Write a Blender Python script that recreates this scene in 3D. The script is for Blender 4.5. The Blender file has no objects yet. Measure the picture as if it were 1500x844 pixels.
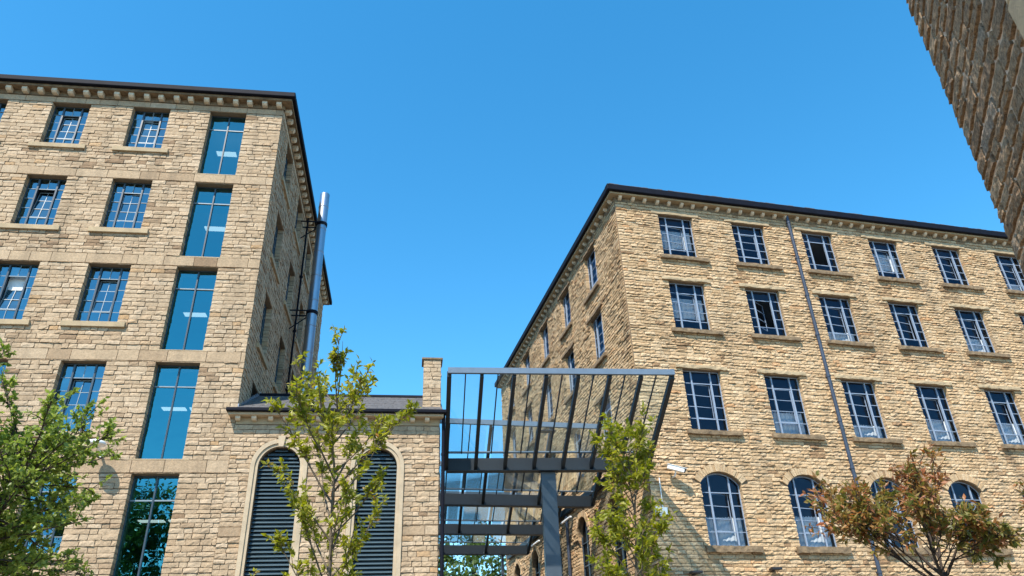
import bpy, math, random
from mathutils import Vector, Matrix
R = math.radians
scene = bpy.context.scene
C = scene.collection
EYE = 1.6

# ------------------------------------------------------------------ camera
cam_d = bpy.data.cameras.new('camera'); cam = bpy.data.objects.new('camera', cam_d); C.objects.link(cam)
scene.camera = cam
cam_d.sensor_width = 36; cam_d.lens = 1092.233 / 1500 * 36; cam_d.clip_start = .05; cam_d.clip_end = 3000
_pi, _ro = R(29.45), R(-2.229)
_fw = Vector((0, math.cos(_pi), math.sin(_pi))); _r = Vector((1, 0, 0)); _u = _r.cross(_fw)
_r2 = math.cos(_ro) * _r + math.sin(_ro) * _u; _u2 = -math.sin(_ro) * _r + math.cos(_ro) * _u
_m = Matrix((_r2, _u2, -_fw)).transposed().to_4x4(); _m.translation = (0, 0, EYE)
cam.matrix_world = _m

# ------------------------------------------------------------------ sky, sun, exposure
SUN_EL, SUN_AZ = 53.5, 206.5            # azimuth clockwise from +Y
w = bpy.data.worlds.new('World'); scene.world = w; w.use_nodes = True
nt = w.node_tree; bg = nt.nodes['Background']
sky = nt.nodes.new('ShaderNodeTexSky'); sky.sky_type = 'NISHITA'; sky.sun_disc = False
sky.sun_elevation = R(SUN_EL); sky.sun_rotation = R(SUN_AZ)
sky.air_density = 1.0; sky.dust_density = .15; sky.ozone_density = 2.2; sky.altitude = 100
hsv = nt.nodes.new('ShaderNodeHueSaturation'); hsv.inputs['Saturation'].default_value = 1.34; hsv.inputs['Hue'].default_value = .487; hsv.inputs['Value'].default_value = 1.38
nt.links.new(sky.outputs[0], hsv.inputs['Color']); nt.links.new(hsv.outputs[0], bg.inputs[0])
bg.inputs[1].default_value = .15
sl = bpy.data.lights.new('sun', 'SUN'); so = bpy.data.objects.new('sun', sl); C.objects.link(so)
sl.energy = 5.0; sl.angle = R(.5); sl.color = (1, .94, .84)
sv = Vector((math.sin(R(SUN_AZ)) * math.cos(R(SUN_EL)), math.cos(R(SUN_AZ)) * math.cos(R(SUN_EL)), math.sin(R(SUN_EL))))
so.rotation_euler = sv.to_track_quat('Z', 'Y').to_euler(); so.location = (0, 0, 60)
vs = scene.view_settings
vs.view_transform = 'Standard'; vs.look = 'None'; vs.gamma = 1; vs.exposure = .62; vs.use_curve_mapping = False

# ------------------------------------------------------------------ materials
def newmat(name):
    m = bpy.data.materials.new(name); m.use_nodes = True
    return m, m.node_tree, m.node_tree.nodes['Principled BSDF']
def plain(name, col, rough=.6, metal=0, var=.25, scale=3, bump=0, bscale=40):
    m, t, b = newmat(name)
    tc = t.nodes.new('ShaderNodeTexCoord')
    n = t.nodes.new('ShaderNodeTexNoise'); n.inputs['Scale'].default_value = scale; n.inputs['Detail'].default_value = 8; n.inputs['Roughness'].default_value = .65
    t.links.new(tc.outputs['Object'], n.inputs['Vector'])
    cr = t.nodes.new('ShaderNodeValToRGB')
    cr.color_ramp.elements[0].position = .3; cr.color_ramp.elements[1].position = .7
    cr.color_ramp.elements[0].color = [c * (1 - var) for c in col] + [1]
    cr.color_ramp.elements[1].color = [min(1, c * (1 + var)) for c in col] + [1]
    t.links.new(n.outputs[0], cr.inputs[0]); t.links.new(cr.outputs[0], b.inputs['Base Color'])
    b.inputs['Roughness'].default_value = rough; b.inputs['Metallic'].default_value = metal
    if bump:
        n2 = t.nodes.new('ShaderNodeTexNoise'); n2.inputs['Scale'].default_value = bscale; n2.inputs['Detail'].default_value = 6
        t.links.new(tc.outputs['Object'], n2.inputs['Vector'])
        bp = t.nodes.new('ShaderNodeBump'); bp.inputs['Strength'].default_value = bump; bp.inputs['Distance'].default_value = .03
        t.links.new(n2.outputs[0], bp.inputs['Height']); t.links.new(bp.outputs[0], b.inputs['Normal'])
    return m
def stone(name, ramp, grime=(.10, .075, .05), grime_amt=.35, bump=.5, bscale=22, speck=.3, sscale=14):
    """stone whose tone is stored per stone in the attribute 'tone'; plus grain and weather stains"""
    m, t, b = newmat(name); L = t.links.new
    at = t.nodes.new('ShaderNodeAttribute'); at.attribute_name = 'tone'
    cr = t.nodes.new('ShaderNodeValToRGB'); els = cr.color_ramp.elements
    while len(els) < len(ramp): els.new(.5)
    for e, (p, c) in zip(els, ramp): e.position = p; e.color = (*c, 1)
    L(at.outputs['Fac'], cr.inputs[0])
    tc = t.nodes.new('ShaderNodeTexCoord')
    n = t.nodes.new('ShaderNodeTexNoise'); n.inputs['Scale'].default_value = sscale; n.inputs['Detail'].default_value = 10; n.inputs['Roughness'].default_value = .75
    L(tc.outputs['Object'], n.inputs['Vector'])
    mr = t.nodes.new('ShaderNodeMapRange'); mr.inputs[1].default_value = .3; mr.inputs[2].default_value = .7; mr.inputs[3].default_value = 1 - speck; mr.inputs[4].default_value = 1 + speck
    L(n.outputs[0], mr.inputs[0])
    mx = t.nodes.new('ShaderNodeMix'); mx.data_type = 'RGBA'; mx.blend_type = 'MULTIPLY'; mx.inputs[0].default_value = 1
    L(cr.outputs[0], mx.inputs[6]); L(mr.outputs[0], mx.inputs[7])
    g = t.nodes.new('ShaderNodeTexNoise'); g.inputs['Scale'].default_value = .55; g.inputs['Detail'].default_value = 9; g.inputs['Roughness'].default_value = .72
    L(tc.outputs['Object'], g.inputs['Vector'])
    gr = t.nodes.new('ShaderNodeMapRange'); gr.inputs[1].default_value = .5; gr.inputs[2].default_value = .78; gr.inputs[3].default_value = 0; gr.inputs[4].default_value = grime_amt
    L(g.outputs[0], gr.inputs[0])
    m2 = t.nodes.new('ShaderNodeMix'); m2.data_type = 'RGBA'; L(gr.outputs[0], m2.inputs[0]); L(mx.outputs[2], m2.inputs[6]); m2.inputs[7].default_value = (*grime, 1)
    mp = t.nodes.new('ShaderNodeMapping'); mp.inputs['Scale'].default_value = (2.2, 2.2, .22); L(tc.outputs['Object'], mp.inputs[0])
    sn = t.nodes.new('ShaderNodeTexNoise'); sn.inputs['Scale'].default_value = 1; sn.inputs['Detail'].default_value = 7; L(mp.outputs[0], sn.inputs['Vector'])
    sr = t.nodes.new('ShaderNodeMapRange'); sr.inputs[1].default_value = .5; sr.inputs[2].default_value = .8; sr.inputs[3].default_value = 0; sr.inputs[4].default_value = .45; L(sn.outputs[0], sr.inputs[0])
    m3 = t.nodes.new('ShaderNodeMix'); m3.data_type = 'RGBA'; L(sr.outputs[0], m3.inputs[0]); L(m2.outputs[2], m3.inputs[6]); m3.inputs[7].default_value = (*[c * 1.2 for c in grime], 1)
    L(m3.outputs[2], b.inputs['Base Color']); b.inputs['Roughness'].default_value = .92
    b.inputs['Specular IOR Level'].default_value = .25
    n2 = t.nodes.new('ShaderNodeTexNoise'); n2.inputs['Scale'].default_value = bscale; n2.inputs['Detail'].default_value = 8; n2.inputs['Roughness'].default_value = .7
    L(tc.outputs['Object'], n2.inputs['Vector'])
    bp = t.nodes.new('ShaderNodeBump'); bp.inputs['Strength'].default_value = bump; bp.inputs['Distance'].default_value = .04
    L(n2.outputs[0], bp.inputs['Height']); L(bp.outputs[0], b.inputs['Normal'])
    return m
def glass(name, trans, refl, base, fres=.7, rough=.01, wav=0.0):
    m = bpy.data.materials.new(name); m.use_nodes = True; t = m.node_tree; t.nodes.clear(); L = t.links.new
    o = t.nodes.new('ShaderNodeOutputMaterial'); mx = t.nodes.new('ShaderNodeMixShader')
    tr = t.nodes.new('ShaderNodeBsdfTransparent'); tr.inputs[0].default_value = (*trans, 1)
    gl = t.nodes.new('ShaderNodeBsdfGlossy'); gl.inputs[0].default_value = (*refl, 1); gl.inputs['Roughness'].default_value = rough
    fr = t.nodes.new('ShaderNodeFresnel'); fr.inputs[0].default_value = 1.5
    ma = t.nodes.new('ShaderNodeMath'); ma.operation = 'MULTIPLY_ADD'; ma.inputs[1].default_value = fres; ma.inputs[2].default_value = base
    L(fr.outputs[0], ma.inputs[0]); L(ma.outputs[0], mx.inputs[0]); L(tr.outputs[0], mx.inputs[1]); L(gl.outputs[0], mx.inputs[2]); L(mx.outputs[0], o.inputs[0])
    if wav:
        tc = t.nodes.new('ShaderNodeTexCoord'); n = t.nodes.new('ShaderNodeTexNoise'); n.inputs['Scale'].default_value = 1.6; L(tc.outputs['Object'], n.inputs['Vector'])
        bp = t.nodes.new('ShaderNodeBump'); bp.inputs['Strength'].default_value = wav; bp.inputs['Distance'].default_value = .03
        L(n.outputs[0], bp.inputs['Height']); L(bp.outputs[0], gl.inputs['Normal'])
    return m
def leafmat(name, ramp, transl=.45):
    m = bpy.data.materials.new(name); m.use_nodes = True; t = m.node_tree; t.nodes.clear(); L = t.links.new
    o = t.nodes.new('ShaderNodeOutputMaterial'); mx = t.nodes.new('ShaderNodeMixShader')
    at = t.nodes.new('ShaderNodeAttribute'); at.attribute_name = 'tone'
    cr = t.nodes.new('ShaderNodeValToRGB'); els = cr.color_ramp.elements
    while len(els) < len(ramp): els.new(.5)
    for e, (p, c) in zip(els, ramp): e.position = p; e.color = (*c, 1)
    L(at.outputs['Fac'], cr.inputs[0])
    b = t.nodes.new('ShaderNodeBsdfPrincipled'); b.inputs['Roughness'].default_value = .42; b.inputs['Specular IOR Level'].default_value = .4
    L(cr.outputs[0], b.inputs['Base Color'])
    tl = t.nodes.new('ShaderNodeBsdfTranslucent')
    hs = t.nodes.new('ShaderNodeHueSaturation'); hs.inputs['Value'].default_value = 1.5; hs.inputs['Saturation'].default_value = 1.1
    L(cr.outputs[0], hs.inputs['Color']); L(hs.outputs[0], tl.inputs[0])
    mx.inputs[0].default_value = transl; L(b.outputs[0], mx.inputs[1]); L(tl.outputs[0], mx.inputs[2]); L(mx.outputs[0], o.inputs[0])
    return m
def emit(name, col, s):
    m, t, b = newmat(name); b.inputs['Base Color'].default_value = (*col, 1)
    b.inputs['Emission Color'].default_value = (*col, 1); b.inputs['Emission Strength'].default_value = s
    return m

M = {}
M['stone_smooth_course'] = stone('dressed gritstone', [(0, (.26, .165, .095)), (.25, (.39, .27, .165)), (.55, (.45, .32, .20)), (.8, (.50, .37, .245)), (1, (.43, .265, .135))], grime_amt=.35, bump=.45)
M['stone_rough'] = stone('pitch faced gritstone', [(0, (.28, .165, .085)), (.25, (.44, .285, .15)), (.55, (.52, .35, .195)), (.8, (.58, .415, .25)), (1, (.48, .265, .125))], grime_amt=.35, bump=.7, bscale=16)
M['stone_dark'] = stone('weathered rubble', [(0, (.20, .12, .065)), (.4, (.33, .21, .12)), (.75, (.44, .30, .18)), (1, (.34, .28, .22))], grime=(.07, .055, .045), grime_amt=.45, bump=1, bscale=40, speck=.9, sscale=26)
M['mortar'] = plain('lime mortar', (.21, .145, .085), .95, var=.2, scale=6, bump=.4)
M['mortar_left'] = plain('grey lime mortar', (.21, .15, .095), .95, var=.2, scale=6, bump=.4)
M['ribbon_mortar'] = plain('raised ribbon mortar', (.68, .50, .36), .95, var=.2, scale=8, bump=.5)
M['ashlar'] = plain('dressed sandstone', (.39, .285, .165), .85, var=.2, scale=2.2, bump=.25)
M['pale_ashlar'] = plain('pale dressed sandstone', (.47, .36, .235), .85, var=.15, scale=2.5, bump=.2)
M['soot_shade_stone'] = plain('soot and shade toned gritstone', (.20, .135, .075), .95, var=.45, scale=5, bump=.6)  # soot on sills, lintels and cap; under the eaves also painted-in shade
M['gutter'] = plain('black painted iron', (.005, .006, .012), .7, var=.3)
M['gutter'].node_tree.nodes['Principled BSDF'].inputs['Specular IOR Level'].default_value = .15
M['slate'] = plain('roof slate', (.10, .09, .085), .7, var=.45, scale=9, bump=.4, bscale=9)
M['lead'] = plain('lead flashing', (.22, .24, .28), .5, metal=.3)
M['pipe'] = plain('slate blue pipe paint', (.035, .045, .07), .4)
M['frame_dark'] = plain('dark blue steel frame', (.035, .055, .075), .4)
M['bar_grey'] = plain('grey steel glazing bar', (.20, .25, .28), .45, var=.1)
M['frame_blue'] = plain('blue grey window paint', (.25, .30, .38), .45, var=.12)
M['canopy_steel'] = plain('grey green canopy paint', (.008, .013, .018), .5, var=.12)
M['canopy_light'] = plain('light grey steel', (.13, .17, .22), .4, var=.1)
M['column'] = plain('grey column paint', (.055, .072, .09), .45, var=.2, scale=2)
M['louvre'] = plain('teal louvre paint', (.055, .085, .10), .4, var=.1)
M['void'] = plain('dark louvre backing', (.01, .012, .014), .9)
M['steel'] = plain('stainless steel', (.33, .36, .41), .4, metal=1, var=.06, scale=1.5)
M['white'] = plain('white plastic', (.78, .78, .76), .4, var=.04)
M['black'] = plain('black plastic', (.015, .015, .018), .5)
M['interior'] = plain('grey interior paint', (.22, .24, .26), .8, var=.15, scale=.4)
M['ceiling'] = plain('white ceiling paint', (.30, .33, .36), .8, var=.1, scale=.4)
M['blind'] = plain('white window blind', (.70, .72, .72), .8, var=.1, scale=4)
M['rust'] = plain('rust brown steel', (.14, .05, .03), .6)
M['tube'] = emit('lit fluorescent tube', (1, .97, .92), 1.3)
M['glass_left'] = glass('blue window glass', (.34, .44, .48), (.36, .66, .74), .30, .7, wav=.5)
M['glass_stair'] = glass('teal stair glass', (.30, .44, .46), (.15, .56, .60), .36, .6, wav=.2)
M['glass_right'] = glass('old window glass', (.72, .77, .82), (.30, .40, .56), .03, .8, wav=.4)
M['glass_roof'] = glass('canopy glass', (.94, .98, .985), (.8, .93, 1), .012, .6)
M['bark'] = plain('grey brown bark', (.12, .09, .06), .9, var=.4, scale=14, bump=.5)
M['dark_bark'] = plain('dark bark', (.05, .035, .025), .9, var=.4, scale=14, bump=.5)
M['leaf_green'] = leafmat('green leaves', [(0, (.06, .10, .016)), (.5, (.21, .27, .05)), (1, (.42, .46, .12))])
M['leaf_yellow'] = leafmat('yellow green leaves', [(0, (.09, .11, .012)), (.5, (.24, .25, .025)), (.85, (.38, .36, .06)), (1, (.30, .17, .06))])
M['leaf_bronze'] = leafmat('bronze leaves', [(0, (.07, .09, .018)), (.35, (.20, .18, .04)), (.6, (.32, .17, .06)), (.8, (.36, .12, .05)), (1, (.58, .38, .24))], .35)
M['leaf_far'] = leafmat('far green leaves', [(0, (.025, .05, .012)), (.5, (.07, .11, .02)), (1, (.15, .19, .05))])
M['paving'] = plain('stone paving', (.20, .165, .125), .9, var=.2, scale=1.5, bump=.3)
M['ground'] = plain('asphalt', (.055, .055, .055), .9, var=.2, scale=4, bump=.3)

# ------------------------------------------------------------------ helpers
class MB:
    """collects geometry for ONE mesh object"""
    def __init__(s): s.v = []; s.f = []; s.t = []; s.mi = []
    def add(s, vs, fs, tone=None, mi=0):
        o = len(s.v); s.v.extend(vs)
        for f in fs: s.f.append([i + o for i in f]); s.t.append(tone if tone is not None else .5); s.mi.append(mi)
    def box(s, x0, x1, y0, y1, z0, z1, tone=None, mi=0):
        s.add([(x0, y0, z0), (x1, y0, z0), (x1, y1, z0), (x0, y1, z0), (x0, y0, z1), (x1, y0, z1), (x1, y1, z1), (x0, y1, z1)],
              [(0, 3, 2, 1), (4, 5, 6, 7), (0, 1, 5, 4), (1, 2, 6, 5), (2, 3, 7, 6), (3, 0, 4, 7)], tone, mi)
    def bar(s, a, b, wx, wz, side=None, mi=0):
        """rectangular bar from a to b, wx across, wz deep"""
        a = Vector(a); b = Vector(b); d = (b - a).normalized()
        sd = Vector(side).normalized() if side else d.cross(Vector((0, 0, 1))).normalized()
        sd = (sd - d * sd.dot(d)).normalized(); up = sd.cross(d).normalized()
        vs_ = [p + sd * (i * wx / 2) + up * (j * wz / 2) for p in (a, b) for i, j in ((-1, -1), (1, -1), (1, 1), (-1, 1))]
        s.add([tuple(v) for v in vs_], [(0, 3, 2, 1), (4, 5, 6, 7), (0, 1, 5, 4), (1, 2, 6, 5), (2, 3, 7, 6), (3, 0, 4, 7)], None, mi)
    def tube(s, pts, rads, n=8, cap=True, mi=0, tone=None):
        pts = [Vector(p) for p in pts]; rings = []
        o = len(s.v); vs_ = []; fs = []
        ref = Vector((.31, .17, .93))
        for i, p in enumerate(pts):
            d = (pts[min(i + 1, len(pts) - 1)] - pts[max(i - 1, 0)])
            if d.length < 1e-9: d = Vector((0, 0, 1))
            d.normalize(); a = d.cross(ref)
            if a.length < .05: a = d.cross(Vector((1, 0, 0)))
            a.normalize(); b = d.cross(a)
            for k in range(n):
                th = 2 * math.pi * k / n
                vs_.append(tuple(p + (a * math.cos(th) + b * math.sin(th)) * rads[i]))
        for i in range(len(pts) - 1):
            for k in range(n):
                fs.append((i * n + k, i * n + (k + 1) % n, (i + 1) * n + (k + 1) % n, (i + 1) * n + k))
        if cap: fs.append(tuple(range(n))[::-1]); fs.append(tuple((len(pts) - 1) * n + k for k in range(n)))
        s.add(vs_, fs, tone, mi)
    def build(s, name, mats, parent=None, smooth=False, tone=False, xf=None, loc=None):
        me = bpy.data.meshes.new(name)
        vv = s.v if xf is None else [xf(*v) for v in s.v]
        if loc is not None: vv = [(a - loc[0], b - loc[1], c - loc[2]) for a, b, c in vv]
        me.from_pydata(vv, [], s.f)
        if not isinstance(mats, (list, tuple)): mats = [mats]
        for m in mats: me.materials.append(m)
        if len(mats) > 1: me.polygons.foreach_set('material_index', s.mi)
        if tone:
            a = me.attributes.new('tone', 'FLOAT', 'FACE'); a.data.foreach_set('value', s.t)
        if smooth: me.polygons.foreach_set('use_smooth', [True] * len(me.polygons))
        me.update()
        o = bpy.data.objects.new(name, me); C.objects.link(o)
        if parent: o.parent = parent
        return o
def tag(o, label=None, cat=None, group=None, kind=None):
    if label: o['label'] = label
    if cat: o['category'] = cat
    if group: o['group'] = group
    if kind: o['kind'] = kind
    return o
def thing(name, loc, label, cat, group=None):
    o = bpy.data.objects.new(name, None); C.objects.link(o); o.location = loc; o.empty_display_size = .3
    return tag(o, label, cat, group)
def link_copy(o, parent=None, mat=None):
    c = o.copy(); C.objects.link(c); c.parent = parent
    if mat is not None: c.matrix_local = mat
    for ch in list(o.children): link_copy(ch, c)
    return c

class Face:
    """a facade: u along e, o outward, z above eye level"""
    def __init__(s, O, e, out):
        s.O = Vector(O); s.e = Vector(e); s.out = Vector(out)
        s.flip = s.e.cross(Vector((0, 0, 1))).dot(s.out) < 0
    def p(s, u, o, z):
        q = s.O + s.e * u + s.out * o; return (q.x, q.y, z + EYE)
    def mat(s, u, o, z, loc=(0, 0, 0)):
        """local frame: x to the viewer's right, y inward, z up"""
        x = -s.e if s.flip else s.e
        m = Matrix((x, -s.out, Vector((0, 0, 1)))).transposed().to_4x4()
        q = s.p(u, o, z); m.translation = (q[0] - loc[0], q[1] - loc[1], q[2] - loc[2]); return m
def fbuild(mb, face, name, mats, parent, tone=False, smooth=False):
    if face.flip: mb.f = [f[::-1] for f in mb.f]
    return mb.build(name, mats, parent, smooth=smooth, tone=tone, xf=face.p, loc=parent.location if parent else None)

# opening: dict(l, r, b, t, [spring])   'spring' -> elliptical arch from spring to t
def halfw(op, z, grow=0.0):
    hw = (op['r'] - op['l']) / 2 + grow
    if 'spring' in op and z > op['spring']:
        k = (z - op['spring']) / (op['t'] + grow - op['spring'])
        if op.get('seg'):
            h0 = (op['r'] - op['l']) / 2; rise = op['t'] - op['spring']; rad = (h0 * h0 + rise * rise) / (2 * rise); q = (rad + grow) ** 2 - (z - op['t'] + rad) ** 2
            return min(hw, math.sqrt(q)) if q > 0 else 0
        return hw * math.sqrt(max(0, 1 - k * k))
    return hw
def arc_pts(op, grow=0.0, n=20):
    cx = (op['l'] + op['r']) / 2; hw = (op['r'] - op['l']) / 2; rise = op['t'] - op['spring']
    if op.get('seg'):                                   # segmental arc
        rad = (hw * hw + rise * rise) / (2 * rise); zc = op['t'] - rad; a = math.asin(hw / rad)
        return [(cx + (rad + grow) * math.sin(-a + 2 * a * i / n), zc + (rad + grow) * math.cos(-a + 2 * a * i / n)) for i in range(n + 1)]
    return [(cx - (hw + grow) * math.cos(math.pi * i / n), op['spring'] + (rise + grow) * math.sin(math.pi * i / n)) for i in range(n + 1)]

def wall_sheet(face, name, u0, u1, z0, z1, ops, depth, mat, parent):
    mb = MB()
    us = sorted({u0, u1, *[o['l'] for o in ops], *[o['r'] for o in ops]}); zs = sorted({z0, z1, *[o['b'] for o in ops], *[o['t'] for o in ops]})
    us = [u for u in us if u0 <= u <= u1]; zs = [z for z in zs if z0 <= z <= z1]
    for a, b in zip(us, us[1:]):
        for c, d in zip(zs, zs[1:]):
            mu, mz = (a + b) / 2, (c + d) / 2
            if any(o['l'] < mu < o['r'] and o['b'] < mz < o['t'] for o in ops): continue
            mb.add([(a, 0, c), (b, 0, c), (b, 0, d), (a, 0, d)], [(0, 1, 2, 3)])
    for o in ops:
        l, r, b, t = o['l'], o['r'], o['b'], o['t']; tt = o.get('spring', t)
        mb.add([(l, 0, b), (l, 0, tt), (l, -depth, tt), (l, -depth, b)], [(0, 1, 2, 3)])
        mb.add([(r, 0, b), (r, 0, tt), (r, -depth, tt), (r, -depth, b)], [(3, 2, 1, 0)])
        mb.add([(l, 0, b), (r, 0, b), (r, -depth, b), (l, -depth, b)], [(3, 2, 1, 0)])
        if 'spring' in o:
            pts = arc_pts(o)
            for (x0, y0), (x1, y1) in zip(pts, pts[1:]):
                mb.add([(x0, 0, y0), (x1, 0, y1), (x1, 0, t + .001), (x0, 0, t + .001)], [(0, 1, 2, 3)])
                mb.add([(x0, 0, y0), (x1, 0, y1), (x1, -depth, y1), (x0, -depth, y0)], [(0, 1, 2, 3)])
        else:
            mb.add([(l, 0, t), (r, 0, t), (r, -depth, t), (l, -depth, t)], [(0, 1, 2, 3)])
    return fbuild(mb, face, name, mat, parent)

def stones(face, name, u0, u1, z0, z1, ops, keys, hc, lens, prot, mat, parent, seed=1, bands=(), gap=.014, rough=.5, ring=0.0, depth=.2, bias=None, skip=None, relief=1.0, cell=.13, nz=3):
    """courses of individually shaped stones, one mesh"""
    rng = random.Random(seed); mb = MB()
    ks = sorted({z0, z1, *[k for k in keys if z0 < k < z1], *[x for b in bands for x in b[:2] if z0 < x < z1]})
    courses = []
    for a, b in zip(ks, ks[1:]):
        bd = next((x for x in bands if x[0] - 1e-6 <= a and b <= x[1] + 1e-6), None)
        if bd: courses.append((a, b, True)); continue
        n = max(1, round((b - a) / hc)); ws = [rng.uniform(.8, 1.2) for _ in range(n)]; s = sum(ws); z = a
        for w_ in ws:
            courses.append((z, z + (b - a) * w_ / s, False)); z += (b - a) * w_ / s
    for (a, b, band) in courses:
        zm = (a + b) / 2; iv = [(u0, u1, False, False)]
        for o in ops:
            if not (o['b'] - .001 < zm < o['t'] + (ring if 'spring' in o else 0)): continue
            g = ring if 'spring' in o and (zm > o['spring'] or o.get('surround')) else 0
            h = halfw(o, zm, g)
            if h <= 0: continue
            c = (o['l'] + o['r']) / 2; ni = []
            for (x, y, fl, fr) in iv:
                if c + h <= x or c - h >= y: ni.append((x, y, fl, fr)); continue
                deep = g == 0
                if c - h > x + .02: ni.append((x, c - h, fl, deep))
                if c + h < y - .02: ni.append((c + h, y, deep, fr))
            iv = ni
        for (x, y, fl, fr) in iv:
            u = x; first = True
            while u < y - 1e-6:
                ln = rng.uniform(*lens) if not band else rng.uniform(.5, 1.3)
                if rng.random() < .12: ln *= 1.5
                v = u + ln
                if y - v < lens[0] * .6: v = y
                if skip and skip((u + v) / 2, zm): u = v; first = False; continue
                el = fl and first; er = fr and v == y
                tone = min(1, max(0, rng.gauss(.55, .17)))
                if rng.random() < .025: tone = rng.choice((.02, .97))
                if band: tone = min(1, max(0, rng.gauss(.5, .17)))
                if bias: tone = min(1, max(0, tone + bias((u + v) / 2, zm)))
                pr = rng.uniform(*prot) if not band else prot[0] * .9 + .012
                g2 = gap / 2; xl = u + (g2 if not el else -.006); xr = v - (g2 if not er else -.006); zl = a + g2 * rng.uniform(.6, 1.3); zh = b - g2 * rng.uniform(.6, 1.3)
                k = 3 if not band else 2
                nx = max(3, min(14, int((xr - xl) / cell) + 2))
                ri = rough if not band else .12
                jx = min(.02, (zh - zl) * .12) * (1 if not band else .2)
                vs_ = []
                tz = rng.uniform(-.3, .3) * ri
                for j in range(nz):
                    for i in range(nx):
                        fx = i / (nx - 1); fz = j / (nz - 1)
                        edge = i in (0, nx - 1) or j in (0, nz - 1)
                        o_ = pr * (1 - ri * (.75 if j == nz - 1 else .15 if j == 0 else .5 if edge else 0)) * (1 + rng.uniform(-.45, .45) * ri) + pr * tz * (fz - .5)
                        if j == 1 and edge and not i in (0, nx - 1): pass
                        du = rng.uniform(-jx, jx) if 0 < i < nx - 1 else rng.uniform(-.5, .5) * jx
                        dz = rng.uniform(-jx, jx) * .6
                        zz = zl + (zh - zl) * (fz if nz > 3 or j != 1 else rng.uniform(.4, .62))
                        vs_.append((xl + (xr - xl) * fx + du, o_ * relief, zz + dz))
                fs = [(j * nx + i, j * nx + i + 1, (j + 1) * nx + i + 1, (j + 1) * nx + i) for j in range(nz - 1) for i in range(nx - 1)]
                # skirts
                per = [j * nx for j in range(nz)][::-1] + [i for i in range(1, nx)] + [j * nx + nx - 1 for j in range(1, nz)] + [(nz - 1) * nx + i for i in range(nx - 2, 0, -1)]
                base = len(vs_); m = len(per)
                for q in per:
                    i, j = q % nx, q // nx
                    d = -.02
                    if (i == 0 and el) or (i == nx - 1 and er): d = -depth
                    vs_.append((vs_[q][0], d, vs_[q][2]))
                for q in range(m):
                    q2 = (q + 1) % m
                    fs.append((per[q2], per[q], base + q, base + q2))
                mb.add(vs_, fs, tone)
                u = v; first = False
    return fbuild(mb, face, name, mat, parent, tone=True)

def arch_ring(face, op, w_, proud, n, parent, mat, name='arch', seed=3, tone=True, back=.1, gap=.008):
    """radial voussoirs, one mesh"""
    rng = random.Random(seed); mb = MB()
    A = arc_pts(op, 0, n * 2); B = arc_pts(op, w_, n * 2)
    for i in range(n):
        a0, a1, a2 = A[2 * i], A[2 * i + 1], A[2 * i + 2]; k = rng.uniform(.85, 1.12)
        ex = [(p[0] + (q[0] - p[0]) * k, p[1] + (q[1] - p[1]) * k) for p, q in zip((a0, a1, a2), (B[2 * i], B[2 * i + 1], B[2 * i + 2]))]
        ring = [a0, a1, a2, ex[2], ex[1], ex[0]]
        cx = sum(p[0] for p in ring) / 6; cz = sum(p[1] for p in ring) / 6
        s = 1 - gap / .1
        ring = [(cx + (p[0] - cx) * s, cz + (p[1] - cz) * s) for p in ring]
        o = proud * rng.uniform(.7, 1.3)
        vs_ = [(p[0], o, p[1]) for p in ring] + [(p[0], -back, p[1]) for p in ring]
        fs = [(0, 5, 4, 3, 2, 1)[::-1]] + [(q, (q + 1) % 6, 6 + (q + 1) % 6, 6 + q) for q in range(6)]
        mb.add(vs_, fs, min(1, max(0, rng.gauss(.6, .15))))
    return fbuild(mb, face, name, mat, parent, tone=tone)

def fbox(face, parent, name, mat, u0, u1, o0, o1, z0, z1, bev=0):
    mb = MB(); mb.box(u0, u1, -o1, -o0, z0, z1)
    mb.v = [(x, -y, z) for x, y, z in mb.v]
    o = fbuild(mb, face, name, mat, parent)
    if bev:
        b = o.modifiers.new('bevel', 'BEVEL'); b.width = bev; b.segments = 2
    return o
def rough_slab(face, parent, name, mat, u0, u1, o1, z0, z1, seed, amp=.02, n=14):
    """projecting stone slab with a worn uneven edge"""
    rng = random.Random(seed); mb = MB(); vs_ = []; fs = []
    for i in range(n + 1):
        u = u0 + (u1 - u0) * i / n
        a, b, c = rng.uniform(-amp, amp), rng.uniform(-amp, amp), rng.uniform(-amp, amp) * .6
        vs_ += [(u, -.05, z0 + b), (u, o1 + a, z0 + b), (u, o1 + a + c, (z0 + z1) / 2), (u, o1 + a * .6 - .01, z1 + c), (u, -.05, z1)]
    for i in range(n):
        for k in range(5):
            k2 = (k + 1) % 5
            fs.append((i * 5 + k, i * 5 + k2, (i + 1) * 5 + k2, (i + 1) * 5 + k))
    fs += [tuple(range(5)), tuple(n * 5 + k for k in range(5))[::-1]]
    mb.add(vs_, fs)
    return fbuild(mb, face, name, mat, parent)

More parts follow.
